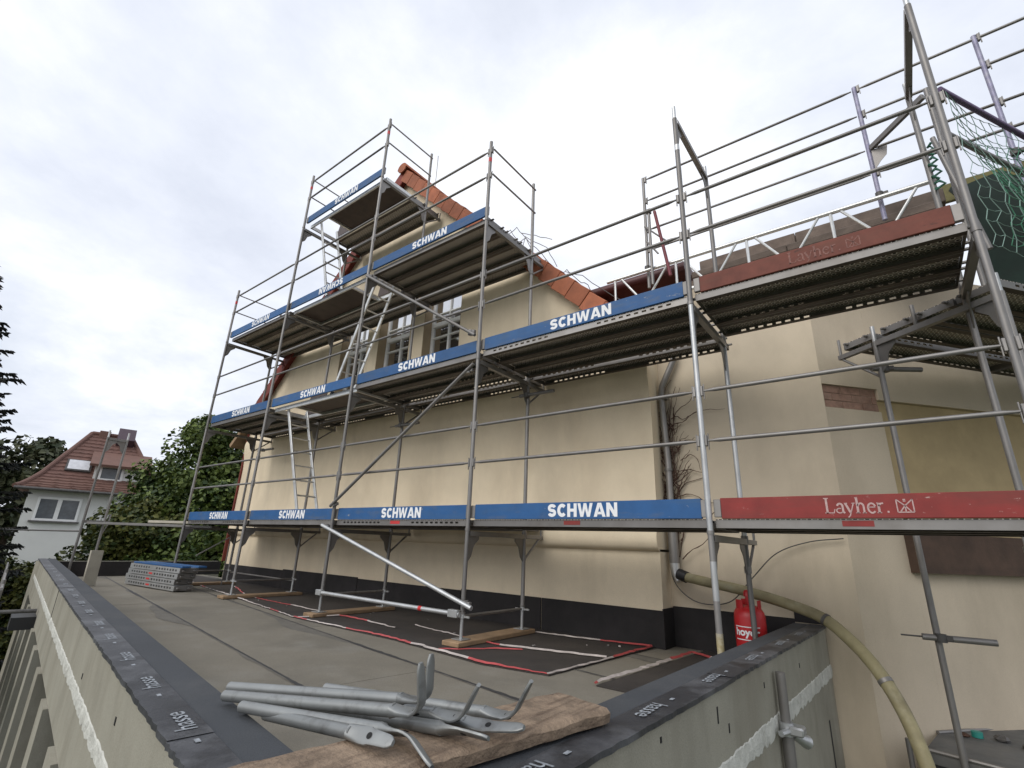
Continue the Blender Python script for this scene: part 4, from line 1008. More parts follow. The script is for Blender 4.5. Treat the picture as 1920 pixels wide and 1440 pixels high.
tag(ob('walkway_plank', MB().box((0, -.14, 0), (1.5, .14, .05), Matrix.Rotation(R(18), 4, 'Z'), ch=.005), mat('pale_board', (.4, .37, .3)), None, (-8.9, -.15, -.13)), 'pale walkway plank end resting on the left end of the main scaffold', 'plank')
rail((-10.05, -1.1, -.35), (-16, -1.9, -.40), .018, 'thin rail running left from the lone frame beyond the parapet', name='rail', group='left rails', flat=False)
e = empty('tripod_stay', (-7.5, -.1, ZR)); tag(e, 'thin slanted stay behind the plank stack', 'stay'); ob('strut', MB().tube([(-.6, .6, .55), (.25, .85, .95)], .012, 8), GALV, e); ob('strut', MB().tube([(.25, .85, .02), (.25, .85, .97)], .012, 8), GALV, e)

# barrier tape: twisted ribbons on the roof
def ribbon(pts, label, w=.022, seedv=1, red=.5):
    r_ = random.Random(seedv); P = [Vector((x, y, 0)) for x, y in pts]; fine = []
    for i in range(len(P)-1):
        n = max(2, int((P[i+1]-P[i]).length/.06))
        for k in range(n): fine.append(P[i].lerp(P[i+1], k/n)+Vector((r_.uniform(-.013, .013), r_.uniform(-.013, .013)+.007*math.sin(i*2+k*.17+seedv), 0)))
    fine.append(P[-1])
    parts_ = {0: MB(), 1: MB()}; a = 0.
    prev = None
    e = empty('barrier_tape', (0, 0, 0)); tag(e, label, 'barrier tape', 'red white barrier tape')
    ph = r_.random()*9
    run = MB(); rc = None
    def flush(c):
        if run.f:
            o = ob('red_length' if c else 'white_length', run, TAPE_R if c else TAPE_W, e, smooth=False); md = o.modifiers.new('thickness', 'SOLIDIFY'); md.thickness = .0012
    for i, p in enumerate(fine):
        d = (fine[min(i+1, len(fine)-1)]-fine[max(i-1, 0)]).normalized(); n_ = Vector((-d.y, d.x, 0))
        a += r_.uniform(-.25, .35); ww = w*(.35+.45*abs(math.sin(a))); hz = .010+.008*math.sin(a*1.3)+.004
        cur = (p-n_*ww/2+Vector((0, 0, ZR+.006+hz*.4)), p+n_*ww/2+Vector((0, 0, ZR+.006+hz)))
        if prev:
            c = 1 if math.sin(i*.19+ph) > (1-2*red) else 0
            if rc is not None and c != rc: flush(rc); run = MB()
            rc = c; k0 = len(run.v)
            if k0: run.v += [tuple(cur[0]), tuple(cur[1])]; run.f.append((k0-2, k0-1, k0+1, k0))
            else: run.v += [tuple(v) for v in (*prev, *cur)]; run.f.append((0, 1, 3, 2))
        prev = cur
    flush(rc)
ribbon([(-9.5, .85), (-7.36, .46), (-2.66, -.30)], 'long pale barrier tape along the edge of the dark bitumen, far part', seedv=2, red=.08)
ribbon([(-2.66, -.30), (-.64, -.317), (.68, -.477), (1.32, -.373)], 'red and white barrier tape along the front edge of the dark bitumen', seedv=3, red=.62)
ribbon([(1.32, -.373), (1.39, .6), (1.44, 1.44)], 'barrier tape running back to the gable wall at the right', seedv=4, red=.45)
ribbon([(-.1, 1.2), (.7, 1.28), (1.44, 1.44)], 'red barrier tape along the wall base right of the fourth frame line', seedv=5, red=.55)
ribbon([(1.72, -.369), (1.80, .5), (1.86, 1.47), (2.3, 1.2)], 'pale barrier tape bordering the dark strip beside the right parapet', w=.034, seedv=6, red=.35)
ribbon([(-7.0, .9), (-5.3, .35), (-3.0, .25), (-1.2, .15)], 'red tape lying between the sole boards, left part', seedv=7, red=.6)
ribbon([(-1.2, .45), (.3, .25), (1.36, .55)], 'thin pale tape under the scaffold, right part', seedv=8, red=.2)
ribbon([(.05, -.36), (.35, .05), (.6, .25)], 'crumpled red tape end crossing toward the fourth frame line', seedv=9, red=.9)
ribbon([(-2.6, -.29), (-2.4, .2)], 'short white tape end at the third frame line', seedv=10, red=.1)

# gas bottle
e = empty('gas_bottle', (2.50, 1.22, ZR+.003)); tag(e, 'red gas bottle with collar standing behind the right parapet', 'gas bottle')
ob('bottle_body', MB().lathe([(.10, 0), (.12, .02), (.135, .05), (.135, .43), (.128, .47), (.105, .505), (.07, .525), (.03, .53)], 28), GASRED, e)
ob('valve', MB().lathe([(.022, .53), (.022, .60), (.035, .602), (.035, .64), (.02, .66)], 14), GASRED, e)
for a in (0, 110, 230):
    mb = MB(); pr = []
    for k in range(6): t = R(a-28+k*11); pr.append((.108*math.cos(t), .108*math.sin(t)))
    for k in range(5, -1, -1): t = R(a-28+k*11); pr.append((.100*math.cos(t), .100*math.sin(t)))
    mb.prism(pr, 'Z', .495, .575); ob('collar_guard', mb, GASRED, e)
tm = text_mesh('gas', 'hoyer', .085, WHITEP, .003, 1.1)
tm2 = tm.copy(); cds = np.empty(len(tm2.vertices)*3); tm2.vertices.foreach_get('co', cds); cds = cds.reshape(-1, 3)
cdir = math.atan2(CAM.y-1.22, CAM.x-2.50)-.25
th = cdir+cds[:, 0]/.1365; cds2 = np.stack([.1365*np.cos(th), .1365*np.sin(th), .30+cds[:, 1]], 1); tm2.vertices.foreach_set('co', cds2.ravel()); tm2.update(); put('lettering', tm2, e)
for zz_ in (.245, .352):
    mb = MB(); vs = [( .1366*math.cos(cdir+t), .1366*math.sin(cdir+t), z) for t in [(-.85+.17*k) for k in range(11)] for z in (zz_-.004, zz_+.004)]; mb.add(vs, [(2*i, 2*i+1, 2*i+3, 2*i+2) for i in range(10)]); ob('print_line', mb, WHITEP, e)

# downpipe and drain hose
e = empty('downpipe', (1.64, 1.72, -.5)); tag(e, 'zinc downpipe in the corner between gable wall and wing', 'downpipe')
ob('pipe', MB().tube([(.17, -.02, 2.62), (.15, 0, 2.5), (-.02, 0, 2.17), (-.035, 0, 2.05), (0, 0, 1.2), (0, 0, .05)], .040, 14), GALV, e)
ob('sleeve', MB().tube([(0, 0, .42), (0, 0, .06)], .056, 14), GALV, e)
ob('outlet', MB().tube([(0, 0, .06), (.01, -.01, -.05), (.05, -.03, -.13)], .05, 14, rs=[.056, .045, .038]), GALV_L, e)
for z in (2.0, 1.1): ob('pipe_clip', MB().tube([(0, 0, z), (0, 0, z+.03)], .052, 14), GALV, e)
def smooth_path(pts, n=10):
    P = [Vector(p) for p in pts]; P = [P[0]*2-P[1]]+P+[P[-1]*2-P[-2]]; out_ = []
    for i in range(1, len(P)-2):
        for k in range(n):
            t = k/n; a, b, c, d = P[i-1], P[i], P[i+1], P[i+2]
            out_.append(.5*((2*b)+(-a+c)*t+(2*a-5*b+4*c-d)*t*t+(-a+3*b-3*c+d)*t*t*t))
    out_.append(P[-2]); return out_
e = empty('drain_hose', (1.7, 1.65, -.56)); tag(e, 'thick yellowish drain hose curving over the parapet end', 'hose')
hp = [(1.76, 1.64, -.575), (2.0, 1.60, -.61), (2.40, 1.52, -.665), (2.78, 1.46, -.745), (3.06, 1.40, -.83), (3.25, 1.28, -.96), (3.42, 1.14, -1.14), (3.55, 1.02, -1.38), (3.63, .92, -1.66), (3.67, .84, -2.0), (3.70, .78, -2.5)]
fine = smooth_path(hp); fine = [p-Vector((1.7, 1.65, -.56)) for p in fine]
ob('hose_tube', MB().tube(fine, .050, 16), HOSE, e); ob('black_cuff', MB().tube([Vector((1.70, 1.66, -.55))-Vector((1.7, 1.65, -.56)), Vector((1.80, 1.635, -.582))-Vector((1.7, 1.65, -.56))], .06, 14), BLACKP, e)
ob('hose_clamp', MB().tube([fine[41], fine[42]], .055, 14), DKSTEEL, e); ob('hose_clamp', MB().tube([fine[63], fine[64]], .054, 14), GALV, e)
tag(ob('loose_cable', MB().tube(smooth_path([(1.66, 1.68, -.2), (1.62, 1.7, -.6), (1.85, 1.7, -.82), (2.2, 1.7, -.80), (2.45, 1.7, -.55), (2.7, 1.72, -.30), (3.0, 1.74, -.18), (3.3, 1.74, -.14)]), .006, 6), DKSTEEL), 'thin dark cable looping across the wing wall above the gas bottle', 'cable')
# dead ivy stems round the downpipe
r5 = random.Random(21)
e = empty('dead_ivy', (1.64, 1.78, -.4)); tag(e, 'dead brown ivy stems clinging to the wall round the downpipe', 'ivy')
for i in range(110):
    x0, z0 = r5.gauss(.02, .075), r5.uniform(.0, 1.7); pts = [Vector((x0, r5.uniform(-.05, .0), z0))]
    a = r5.uniform(-1.0, 1.0) if i % 4 else r5.uniform(-2, 2)
    for k in range(r5.randint(4, 9)):
        a += r5.uniform(-.5, .5); st_ = r5.uniform(.05, .1); q = pts[-1]+Vector((math.sin(a)*st_*(.5 if i % 3 else 1.0), r5.uniform(-.004, .004), math.cos(a)*st_)); q.y = max(-.08, min(.012, q.y)); pts.append(q)
    ob('stem', MB().tube(pts, .006, 5, rs=[r5.uniform(.004, .009)*(1-.7*j/len(pts)) for j in range(len(pts))]), RUST, e)

# pipe post with coupler on the right parapet face
e = empty('clamped_post', (3.0, -.28, -2.6)); tag(e, 'upright tube with coupler standing against the right parapet face', 'post')
px = rp_(-.28, 0)+.045-3.0
ob('post', MB().tube([(px, 0, 0), (px, 0, 1.27)], .034, 14), GALV, e); ob('upper_sleeve', MB().tube([(px, 0, 1.2), (px, 0, 1.58)], .028, 14), GALV, e)
mb = MB(); mb.tube([(px, 0, 1.24), (px, 0, 1.31)], .042, 12); mb.box((px+.02, -.05, 1.25), (px+.10, .05, 1.30), ch=.01); mb.tube([(px-.01, -.12, 1.27), (px+.02, -.03, 1.27)], .018, 8); mb.tube([(px+.03, .02, 1.24), (px+.08, .13, 1.19)], .028, 10, rs=[.02, .04]); ob('coupler', mb, GALV_L, e)

# foreground plank and clawed tubes
plank_M = Matrix.Translation((2.672, -2.20, -.926)) @ Matrix.Rotation(R(-11), 4, 'Z')
mb = MB(); nseg = 40; vs = []; fs = []
r6 = random.Random(9)
for i in range(nseg+1):
    y = -1.75*i/nseg; wl, wr = -.135+r6.uniform(-.004, .004), .135+r6.uniform(-.005, .004); j0 = r6.uniform(-.002, .002); y2 = y+(r6.uniform(-.01, .01) if 0 < i < nseg else 0)
    ring = [(wl, y2, 0), (wl-.002, y2, .035), (wl+.007, y2, .044+j0), (-.06, y2, .045+r6.uniform(-.001, .001)), (0, y2, .0455+r6.uniform(-.0015, .001)), (.06, y2, .045), (wr-.010-abs(j0)*3, y2, .044), (wr+.002, y2, .034+j0*2), (wr, y2, .015), (wr-.004, y2, 0)]
    vs += [plank_M @ Vector(v) for v in ring]
n = 10
for i in range(nseg):
    for k in range(n): fs.append((i*n+k, i*n+(k+1) % n, (i+1)*n+(k+1) % n, (i+1)*n+k))
fs.append(tuple(range(n))); fs.append(tuple(range(nseg*n, nseg*n+n))[::-1])
mb.add(vs, fs)
PLANKM = mat('rough_sawn_plank', (.26, .19, .13), .85, 0, .35, 14, 1.0, 70, .012, stain=(.10, .065, .042), sscale=7, samt=1.0, sstretch=(5, .5, 5))
tag(ob('scaffold_plank', mb, PLANKM), 'rough brown timber plank lying on the parapet corner under the clawed tubes', 'plank')
def claw_tube(p0, p1, bend, roll, ln, label, hole=True, r=.0195, twin=False):
    p0, p1 = Vector(p0), Vector(p1); e = empty('clawed_tube', p0); tag(e, label, 'tube', 'clawed scaffold tubes')
    d = p1-p0; L_ = d.length; z = d.normalized()
    x = z.cross(Vector((0, 0, 1))).normalized(); y = z.cross(x)            # y roughly down
    Mt = Matrix((x, y, z)).transposed().to_4x4()
    Mr = Mt @ Matrix.Rotation(roll, 4, 'Z')
    mb = MB(); mb.tube([(0, 0, 0), (0, 0, L_)], r, 16); mb.v = [tuple(Mr @ Vector(v)) for v in mb.v]; ob('tube_body', mb, TUBEM, e)
    # flattened neck then a bent paddle with an eyelet
    mb = MB(); secs = []; n = 16
    steps = [(0, r, r), (.03, r*1.15, r*.55), (.06, r*1.25, .007), (.085, r*1.25, .0055)]
    pos = Vector((0, 0, L_-.01)); dirv = Vector((0, 0, 1)); prev_s = 0; nrm = Vector((0, 1, 0))
    path = []
    for s_, a_, b_ in steps: path.append((pos+dirv*s_, dirv, nrm, a_, b_))
    base_p = path[-1][0]; tot = ln; kk = 9; angp = 0; p = base_p.copy()
    for k in range(1, kk+1):
        angp = bend*min(1, k/4); dv = Vector((0, -math.sin(angp), math.cos(angp))); p = p+dv*(tot/kk)
        wdt = r*(1.1-.25*k/kk) if k < kk-1 else (r*.8 if k == kk-1 else r*.4)
        path.append((p.copy(), dv, Vector((0, math.cos(angp), math.sin(angp))), wdt, .0055))
    vs = []; fs = []
    for (q, dv, nv_, a_, b_) in path:
        for k in range(n):
            t = 2*math.pi*k/n; c_, s__ = math.cos(t), math.sin(t)
            pw = .6; cc = math.copysign(abs(c_)**pw, c_); ss = math.copysign(abs(s__)**pw, s__)
            vs.append(Mr @ (q+Vector((1, 0, 0))*cc*a_+nv_*ss*b_))
    for i in range(len(path)-1):
        for k in range(n): fs.append((i*n+k, i*n+(k+1) % n, (i+1)*n+(k+1) % n, (i+1)*n+k))
    fs.append(tuple(range(n))[::-1]); fs.append(tuple(range((len(path)-1)*n, len(path)*n)))
    mb.add(vs, fs); ob('claw', mb, TUBEM, e)
    if hole:
        for sg in (1, -1):
            q, dv, nv_, a_, b_ = path[3]; c = q+nv_*(b_+.0006)*sg+dv*.01; ring = [Mr @ (c+Vector((math.cos(t)*.009, 0, 0))+dv*math.sin(t)*.011) for t in [2*math.pi*k/12 for k in range(12)]]
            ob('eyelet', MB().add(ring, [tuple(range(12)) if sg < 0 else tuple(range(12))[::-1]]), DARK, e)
    return e
TUBEM = mat('dull_zinc_tube', (.27, .28, .275), .45, .6, .10, 5, stain=(.24, .245, .24), sscale=9, samt=.7, rand=.12, bump=.25, bscale=90, bdist=.001, chips=((.62, .62, .60), 30, .70, (1, 1, 1)), streak=((.11, .105, .10), 12, (1, 1, 1), .6))
claw_tube((1.478, -2.992, -.912), (2.40, -2.885, -.805), R(84), .0, .15, 'clawed tube on the pile, rear one with claw raised upright')
claw_tube((1.598, -3.065, -.908), (2.435, -2.945, -.818), R(84), .2, .16, 'clawed tube on the pile, upper front one with tall raised claw')
claw_tube((1.76, -3.075, -.912), (2.46, -3.0, -.852), R(-30), -.5, .15, 'clawed tube on the pile, with claw tilted down over the plank')
claw_tube((1.89, -3.05, -.915), (2.40, -3.065, -.857), R(-8), .9, .10, 'clawed tube on the pile, lowest front one with flat claw')
claw_tube((1.70, -2.90, -.90), (2.50, -2.83, -.838), R(50), .35, .17, 'clawed tube on the pile, middle one with slanted claw')
claw_tube((1.80, -2.76, -.90), (2.60, -2.70, -.84), R(52), .25, .17, 'clawed tube on the pile, rightmost with long slanted claw')
claw_tube((1.85, -2.93, -.915), (2.56, -2.86, -.857), R(-4), -.6, .10, 'clawed tube on the pile, low one with pale scuffed claw')
claw_tube((1.90, -2.84, -.915), (2.58, -2.77, -.858), R(6), .5, .14, 'clawed tube on the pile, low rear one with thin flat claw')

# =================================================================== LOWER RIGHT PLATFORM
pl = empty('low_platform', (3.74, 2.16, -1.82)); tag(pl, 'grey metal platform with raised rim in the lower right corner below the wing', 'platform')
pts = [(3.62, 1.62), (4.9, 1.35), (6.2, 4.2), (4.6, 3.35), (3.72, 2.22)]
ob('platform_top', MB().prism([(x-3.74, y-2.16) for x, y in pts], 'Z', -.02, .06), mat('grimy_grey_metal', (.13, .13, .125), .75, .2, .3, 3, .4, 30, .006, stain=(.2, .19, .17), sscale=4, samt=.6), pl)
for i in range(len(pts)-1):
    a, b = pts[i], pts[i+1]
    ob('rim', MB().tube([(a[0]-3.74, a[1]-2.16, .07), (b[0]-3.74, b[1]-2.16, .07)], .016, 8), GALV, pl)
ob('skirt', MB().prism([(x-3.74, y-2.16) for x, y in pts], 'Z', -.5, -.021), BLACKP, pl)
tag(ob('tape_roll', MB().lathe([(.022, 0), (.04, .002), (.04, .045), (.022, .047)], 20), TEAL, None, (3.99, 2.35, -1.758)), 'small teal tape roll on the grimy platform', 'tape roll')
for i, (x, y, s_, lab) in enumerate(((4.15, 2.38, .05, 'crumpled dark rag on the platform nearest the teal roll'), (4.32, 2.25, .06, 'dark lump of rubbish on the platform at the right edge'), (3.9, 2.3, .035, 'brown scrap beside the teal roll'))):
    mb = MB(); r_ = random.Random(i); prof = [(.01, 0), (s_*.9, .005), (s_, s_*.4), (s_*.6, s_*.8), (.01, s_*.85)]; mb.lathe(prof, 11); mb.v = [(v[0]*r_.uniform(.8, 1.25), v[1]*r_.uniform(.8, 1.25), v[2]*r_.uniform(.85, 1.1)) for v in mb.v]
    tag(ob('rubbish', mb, DKSTEEL if i < 2 else RUST, None, (x, y, -1.759), smooth=False), lab, 'rubbish')
tag(ob('sloped_slab', MB().box((-.22, -.35, -.5), (.22, .3, .04), Matrix.Rotation(R(-25), 4, 'Y'), ch=.01), CONC, None, (3.42, 1.40, -2.05)), 'pale tilted slab at the foot of the wing wall under the hose', 'slab')
tag(ob('short_peg', MB().tube([(3.52, 1.62, -2.0), (3.52, 1.62, -1.70)], .02, 10), GALV), 'short upright peg beside the hose end', 'peg')

# =================================================================== LEFT: outside scaffold below the parapet
lsc = empty('outer_scaffold_deck', (-9, -2.6, -2.0)); tag(lsc, 'pale scaffold deck outside the left parapet at the picture edge', 'scaffold deck')
def lo(s, off, z): p = lp(s, off, z); return p-Vector((-9, -2.6, -2.0))
def lbox(s0, s1, o0, o1, z0, z1):
    a = [lo(s0, o0, z0), lo(s1, o0, z0), lo(s1, o1, z0), lo(s0, o1, z0)]; b = [p+Vector((0, 0, z1-z0)) for p in a]
    return MB().add(a+b, [(0, 1, 2, 3), (7, 6, 5, 4), (0, 4, 5, 1), (1, 5, 6, 2), (2, 6, 7, 3), (3, 7, 4, 0)])
for k in range(3): ob('deck_board', lbox(8.0, 13.5, -.50-.31*(k+1), -.505-.31*k, -2.02, -1.96), mat('pale_grey_deck', (.30, .30, .27), .8, .1, .15, 4), lsc)
for k, (s, o) in enumerate(((9.6, -.45), (12.2, -.45), (12.2, -1.5))):
    p = lp(s, o, GZ); tag(ob('scaffold_post', MB().tube([p, Vector((p.x, p.y, -1.05))], PR, 10), GALV), 'scaffold post outside the left parapet, %s one' % ['nearest', 'farther wall side', 'farther street side'][k], 'scaffold post')
for k, z in enumerate((-1.12, -1.45)):
    rail(lp(8.9, -.45, z), lp(16, -.45, z), .018, '%s rail outside the left parapet at the picture edge' % ['upper', 'lower'][k], name='rail', group='left rails', flat=False)
rail(lp(9.0, -.45, -1.42), lp(9.0, -.02, -1.42), .026, 'dark stub tube butting against the left parapet face', 'tube', name='stub_tube', group=None, flat=False, m=DKSTEEL)

# =================================================================== TREES
def leaf_cloud(mb, centers, n, size, rr, flat=.3):
    for i in range(n):
        c, rad = centers[rr.randrange(len(centers))]
        while True:
            v = Vector((rr.uniform(-1, 1), rr.uniform(-1, 1), rr.uniform(-1, 1)))
            if .25 < v.length < 1: break
        p = c+Vector((v.x*rad, v.y*rad, v.z*rad*.8)); s_ = size*rr.uniform(.6, 1.35)
        nrm = (v*.7+Vector((rr.uniform(-1, 1), rr.uniform(-1, 1), rr.uniform(-.2, 1.3)))).normalized()
        t = nrm.cross(Vector((rr.uniform(-1, 1), rr.uniform(-1, 1), rr.uniform(-1, 1)))).normalized(); b = nrm.cross(t)
        mb.add([p-t*s_*.5, p-b*s_*.42+nrm*s_*.12, p+t*s_*.62, p+b*s_*.42+nrm*s_*.12], [(0, 1, 2), (0, 2, 3)])
def broadleaf(name, base, top_z, rad, label, leafm, nleaf, size, seedv, squash=1., zmid=None, group='garden trees'):
    rr = random.Random(seedv); e = empty(name, base); tag(e, label, 'tree', group); H = top_z-base[2]
    mb = MB(); tp = [Vector((0, 0, 0)), Vector((.05, .02, H*.3)), Vector((-.05, .08, H*.6)), Vector((0, 0, H*.88))]
    mb.tube(tp, .2, 9, rs=[.2, .16, .1, .03]); limbs = []; centers = []
    for i in range(16):
        h = H*rr.uniform(.25, .8); a = i*2.4+rr.uniform(-.4, .4); l_ = rad*rr.uniform(.55, .95)*(1.05-.45*(h/H-.25))
        p0 = Vector((0, 0, h)); p2 = Vector((math.cos(a)*l_, math.sin(a)*l_, h+l_*rr.uniform(.1, .5))); p1 = p0.lerp(p2, .5)+Vector((0, 0, .1))
        ob('limb', MB().tube([p0, p1, p2], .05, 6, rs=[.07, .045, .015]), BARK, e)
        for t in (.55, .8, 1.0): centers.append((p0.lerp(p2, t), rad*rr.uniform(.20, .34)))
    for i in range(26):
        a = i*2.4; t = (i+.5)/26; z_ = H*(.22+.70*t); q = rad*(.85-.5*abs(t-.35))*rr.uniform(.5, 1)
        centers.append((Vector((math.cos(a)*q, math.sin(a)*q, z_)), rad*rr.uniform(.24, .36)))
    for i in range(10): centers.append((Vector((rr.uniform(-.35, .35)*rad, rr.uniform(-.35, .35)*rad, H*rr.uniform(.72, .95))), rad*rr.uniform(.16, .28)))
    ob('trunk', mb, BARK, e)
    mb = MB(); leaf_cloud(mb, centers, nleaf, size, rr); o = ob('crown', mb, leafm, e, smooth=False)
    return e
broadleaf('maple_tree', (-15.9, 3.75, GZ), 3.85, 3.0, 'dense green maple tree behind the left end of the scaffold', LEAF, 60000, .14, 1)
broadleaf('maple_tree', (-15.4, 1.9, GZ), .7, 2.0, 'yellowing green tree in front of the red roofed house', LEAF2, 26000, .13, 2)
broadleaf('maple_tree', (-16.6, .2, GZ), -1.25, 1.9, 'low spreading tree below the white wall of the far house', LEAF2, 22000, .13, 3)
broadleaf('maple_tree', (-13.6, 3.6, GZ), 1.5, 2.2, 'dark tree low behind the corner of the gable house', LEAF, 30000, .14, 4)
broadleaf('maple_tree', (-13.2, 1.9, GZ), -.9, 1.9, 'shadowed shrubby tree just beyond the far parapet', LEAF, 22000, .13, 8)
broadleaf('distant_tree', (-44, 2.5, GZ), 6.2, 3.2, 'distant tree rising left behind the red roof', LEAF3, 5000, .42, 5)
broadleaf('distant_tree', (-46, -2.5, GZ), 5.4, 3.0, 'distant tree next to the dark spruce', LEAF3, 4500, .42, 6)
# spruce
def spruce(base, H, rad, label, seedv):
    rr = random.Random(seedv); e = empty('spruce_tree', base); tag(e, label, 'tree', 'garden trees')
    ob('trunk', MB().tube([(0, 0, 0), (0, 0, H*.5), (0, 0, H)], .2, 9, rs=[.22, .13, .02]), BARK, e)
    mb = MB(); bl = MB(); nlev = 46
    for k in range(nlev):
        f = k/(nlev-1); z = H*(.10+.88*f); rl = rad*(1-f)**.8+.12
        for j in range(9 if f < .8 else 6):
            a = j*.7+k*1.3+rr.uniform(-.3, .3); l_ = rl*rr.uniform(.7, 1.15); droop = -.25*l_
            p0 = Vector((0, 0, z)); p1 = Vector((math.cos(a)*l_*.6, math.sin(a)*l_*.6, z+droop*.8)); p2 = Vector((math.cos(a)*l_, math.sin(a)*l_, z+droop*.7+.05))
            bl.tube([p0, p1, p2], .02, 4, rs=[.03, .018, .006], cap=False)
            side = Vector((-math.sin(a), math.cos(a), 0))
            m_ = int(16*l_/1.0)+6
            for q in range(m_):
                t = (q+.5)/m_; p = p0.lerp(p1, min(1, t*1.66)) if t < .6 else p1.lerp(p2, (t-.6)/.4)
                for sg in (-1, 1):
                    l2 = .36*(1-.5*t)*rr.uniform(.6, 1.3); dv = (side*sg*rr.uniform(.5, 1)+Vector((math.cos(a), math.sin(a), 0))*rr.uniform(.3, 1)+Vector((0, 0, rr.uniform(-.9, .15)))).normalized()
                    w_ = dv.cross(Vector((rr.uniform(-.4, .4), rr.uniform(-.4, .4), 1))).normalized()*.026
                    for wv in (w_, Vector((0, 0, .03))):
                        mb.add([p-wv, p+dv*l2*.55-wv*1.1, p+dv*l2, p+dv*l2*.55+wv*1.1, p+wv], [(0, 1, 2), (0, 2, 3), (0, 3, 4)])
    ob('branches', bl, BARK, e)['kind'] = 'stuff'; ob('crown', mb, NEEDLE, e, smooth=False)
spruce((-15.3, -3.85, GZ), 11.7, 3.5, 'tall dark spruce at the left picture edge', 3)

# =================================================================== FAR HOUSE
fh = empty('far_house', (-29.0, 3.3, GZ), (0, 0, R(-12))); fh.scale = (1.06, 1.06, 1.03); tag(fh, 'white house with red tiled hipped roof and skylight beyond the trees', 'house')
# local: +X faces the camera side (towards east); width along Y
EZ = 1.35-GZ; RZh = 4.8-GZ; HW = 2.95; RW = .9; DP = 4.2
ob('wall', MB().box((-2*DP+.5, -HW+.5, 0), (-.5, HW-.5, EZ-.05)), HWALL, fh)
def roof_pt(y, t):  # front slope: t 0 at eave, 1 at ridge, with bellcast kick
    z = EZ+(RZh-EZ)*(t**1.35 if t < .35 else .2424+(t-.35)*(1-.2424)/.65); yw = HW*(1-t)+RW*t; x = 0-DP*t; return x, yw, z
# courses of tiles as stepped strips
nc = 18; mb = MB(); mb2 = MB()
for k in range(nc):
    t0, t1 = k/nc, (k+1)/nc; x0, w0, z0 = roof_pt(0, t0); x1, w1, z1 = roof_pt(0, t1)
    tgt = mb2 if k < 5 else mb
    n = 28
    vs = []; 
    for i in range(n+1):
        u = -1+2*i/n; wob = .02*math.sin(i*2.1+k)
        vs += [(x0+.02, u*w0, z0+.07+wob), (x1, u*w1, z1+.015)]
    o_ = len(tgt.v); tgt.add(vs, [(2*i, 2*i+2, 2*i+3, 2*i+1) for i in range(n)])
    tgt.add([(x0+.02, -w0, z0+.07), (x0+.02, w0, z0+.07), (x0+.02, w0, z0-.01), (x0+.02, -w0, z0-.01)], [(0, 1, 2, 3)])
rf = ob('roof', mb, HROOF, fh, smooth=False); ob('lower_roof', mb2, HROOF2, fh, smooth=False)
mb = MB()
for sg in (-1, 1):
    prev = None
    for k in range(nc+1):
        x, w_, z = roof_pt(0, k/nc); cur = [(x, sg*w_, z), (-2*DP-x, sg*w_, z)]
        if prev: mb.add(prev+cur, [(0, 1, 3, 2)])
        prev = cur
x, w_, z = roof_pt(0, 1); mb.add([(-2*DP, -HW, EZ), (-2*DP, HW, EZ), (x-.1, w_, z), (x-.1, -w_, z)], [(0, 1, 2, 3)])
ob('roof_sides', mb, HROOF, rf, smooth=False)
for sg in (-1, 1):
    pts = [Vector(roof_pt(0, k/12))*1 for k in range(13)]; pts = [Vector((p.x, sg*p.y, p.z+.06)) for p in pts]; ob('hip_tiles', MB().tube(pts, .11, 8), HROOF, rf)
ob('ridge_tiles', MB().tube([(-DP, -RW, RZh+.06), (-DP, RW, RZh+.06)], .12, 8), HROOF, rf)
ob('gutter', MB().tube([(.1, -HW, EZ-.02), (.1, HW, EZ-.02)], .07, 8), DKSTEEL, rf)
def slope_item(name, y, t, w_, h_, m, lift=.12, fr=None):
    x, yw, z = roof_pt(0, t); x2, _, z2 = roof_pt(0, t+.05); a = math.atan2(z2-z, x-x2); Mx = Matrix.Translation((x, y, z+.05)) @ Matrix.Rotation(a, 4, 'Y')
    o = ob(name, MB().box((-h_, -w_/2, 0), (0, w_/2, lift), Mx), m, rf); 
    if fr: ob('frame', MB().box((-h_-.08, -w_/2-.08, 0), (.08, w_/2+.08, lift-.03), Mx), fr, rf)
slope_item('skylight', -1.0, .40, .85, .75, mat('pale_skylight', (.6, .6, .62), .25), .14, DKSTEEL)
slope_item('solar_panel', .62, .84, .8, 1.1, mat('dark_panel', (.06, .035, .045), .4), .5)
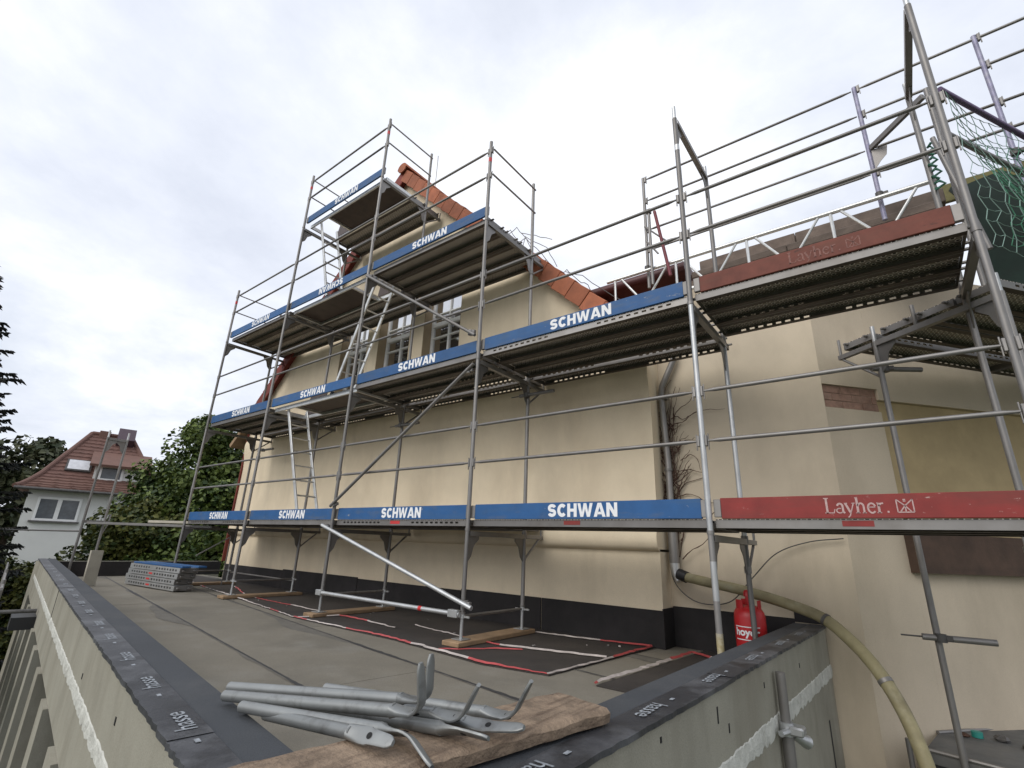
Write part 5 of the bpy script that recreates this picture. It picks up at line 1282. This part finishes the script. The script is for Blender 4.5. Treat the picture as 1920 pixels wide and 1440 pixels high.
# dormer
ob('dormer', MB().box((-3.0, -.35, RZh-2.75), (-1.35, 1.75, RZh-1.95)), HWALL, fh)
ob('dormer_roof', MB().box((-3.4, -.6, 0), (-.9, 2.0, .12), Matrix.Translation((0, 0, RZh-2.42)) @ Matrix.Rotation(R(22), 4, 'Y')), HROOF2, fh)
dw = ob('dormer_window', MB().box((-1.349, -.05, RZh-2.7), (-1.33, .75, RZh-2.05)), GLASS_F, fh)
for y0, y1, z0, z1 in ((-.15, -.05, -2.72, -2.0), (.75, .85, -2.72, -2.0), (-.05, .75, -2.72, -2.64), (-.05, .75, -2.08, -2.0)): ob('frame', MB().box((-1.345, y0, RZh+z0), (-1.28, y1, RZh+z1)), WINW, dw)
# window with two panes
def hwin(y0, y1, z0, z1):
    w_ = ob('window', MB().box((-.52, y0, z0), (-.47, y1, z1)), GLASS_F, fh)
    for a in (y0, y1-.10, (y0+y1)/2-.08): ob('frame', MB().box((-.52, a, z0), (-.42, a+(.10 if a != (y0+y1)/2-.08 else .16), z1)), WINW, w_)
    for a in (z0, z1-.1): ob('frame', MB().box((-.52, y0+.1, a), (-.43, (y0+y1)/2-.08, a+.1)), WINW, w_); ob('frame', MB().box((-.52, (y0+y1)/2+.08, a), (-.43, y1-.1, a+.1)), WINW, w_)
    ob('sill', MB().box((-.5, y0-.1, z0-.08), (-.33, y1+.1, z0-.001)), DKSTEEL, w_)
hwin(-2.05, -.45, EZ-1.45, EZ-.35); hwin(.6, 2.1, EZ-1.45, EZ-.35)
ob('chimney', MB().box((-DP-.3, -.6, RZh-.4), (-DP+.2, -.1, RZh+.25), ch=.02), HROOF2, rf)
# low red roof further left behind the spruce
f2h = empty('low_shed', (-34, -4.2, GZ)); tag(f2h, 'low red roofed building half hidden behind the spruce', 'building')
ob('wall', MB().box((-3, -2.4, 0), (0, 2.6, 5.6)), HWALL, f2h)
ob('roof', MB().prism([(.5, 5.5), (.5, 5.6), (-1.5, 7.3), (-3.5, 5.6), (-3.5, 5.5)], 'Y', -2.8, 3.0), HROOF, f2h)
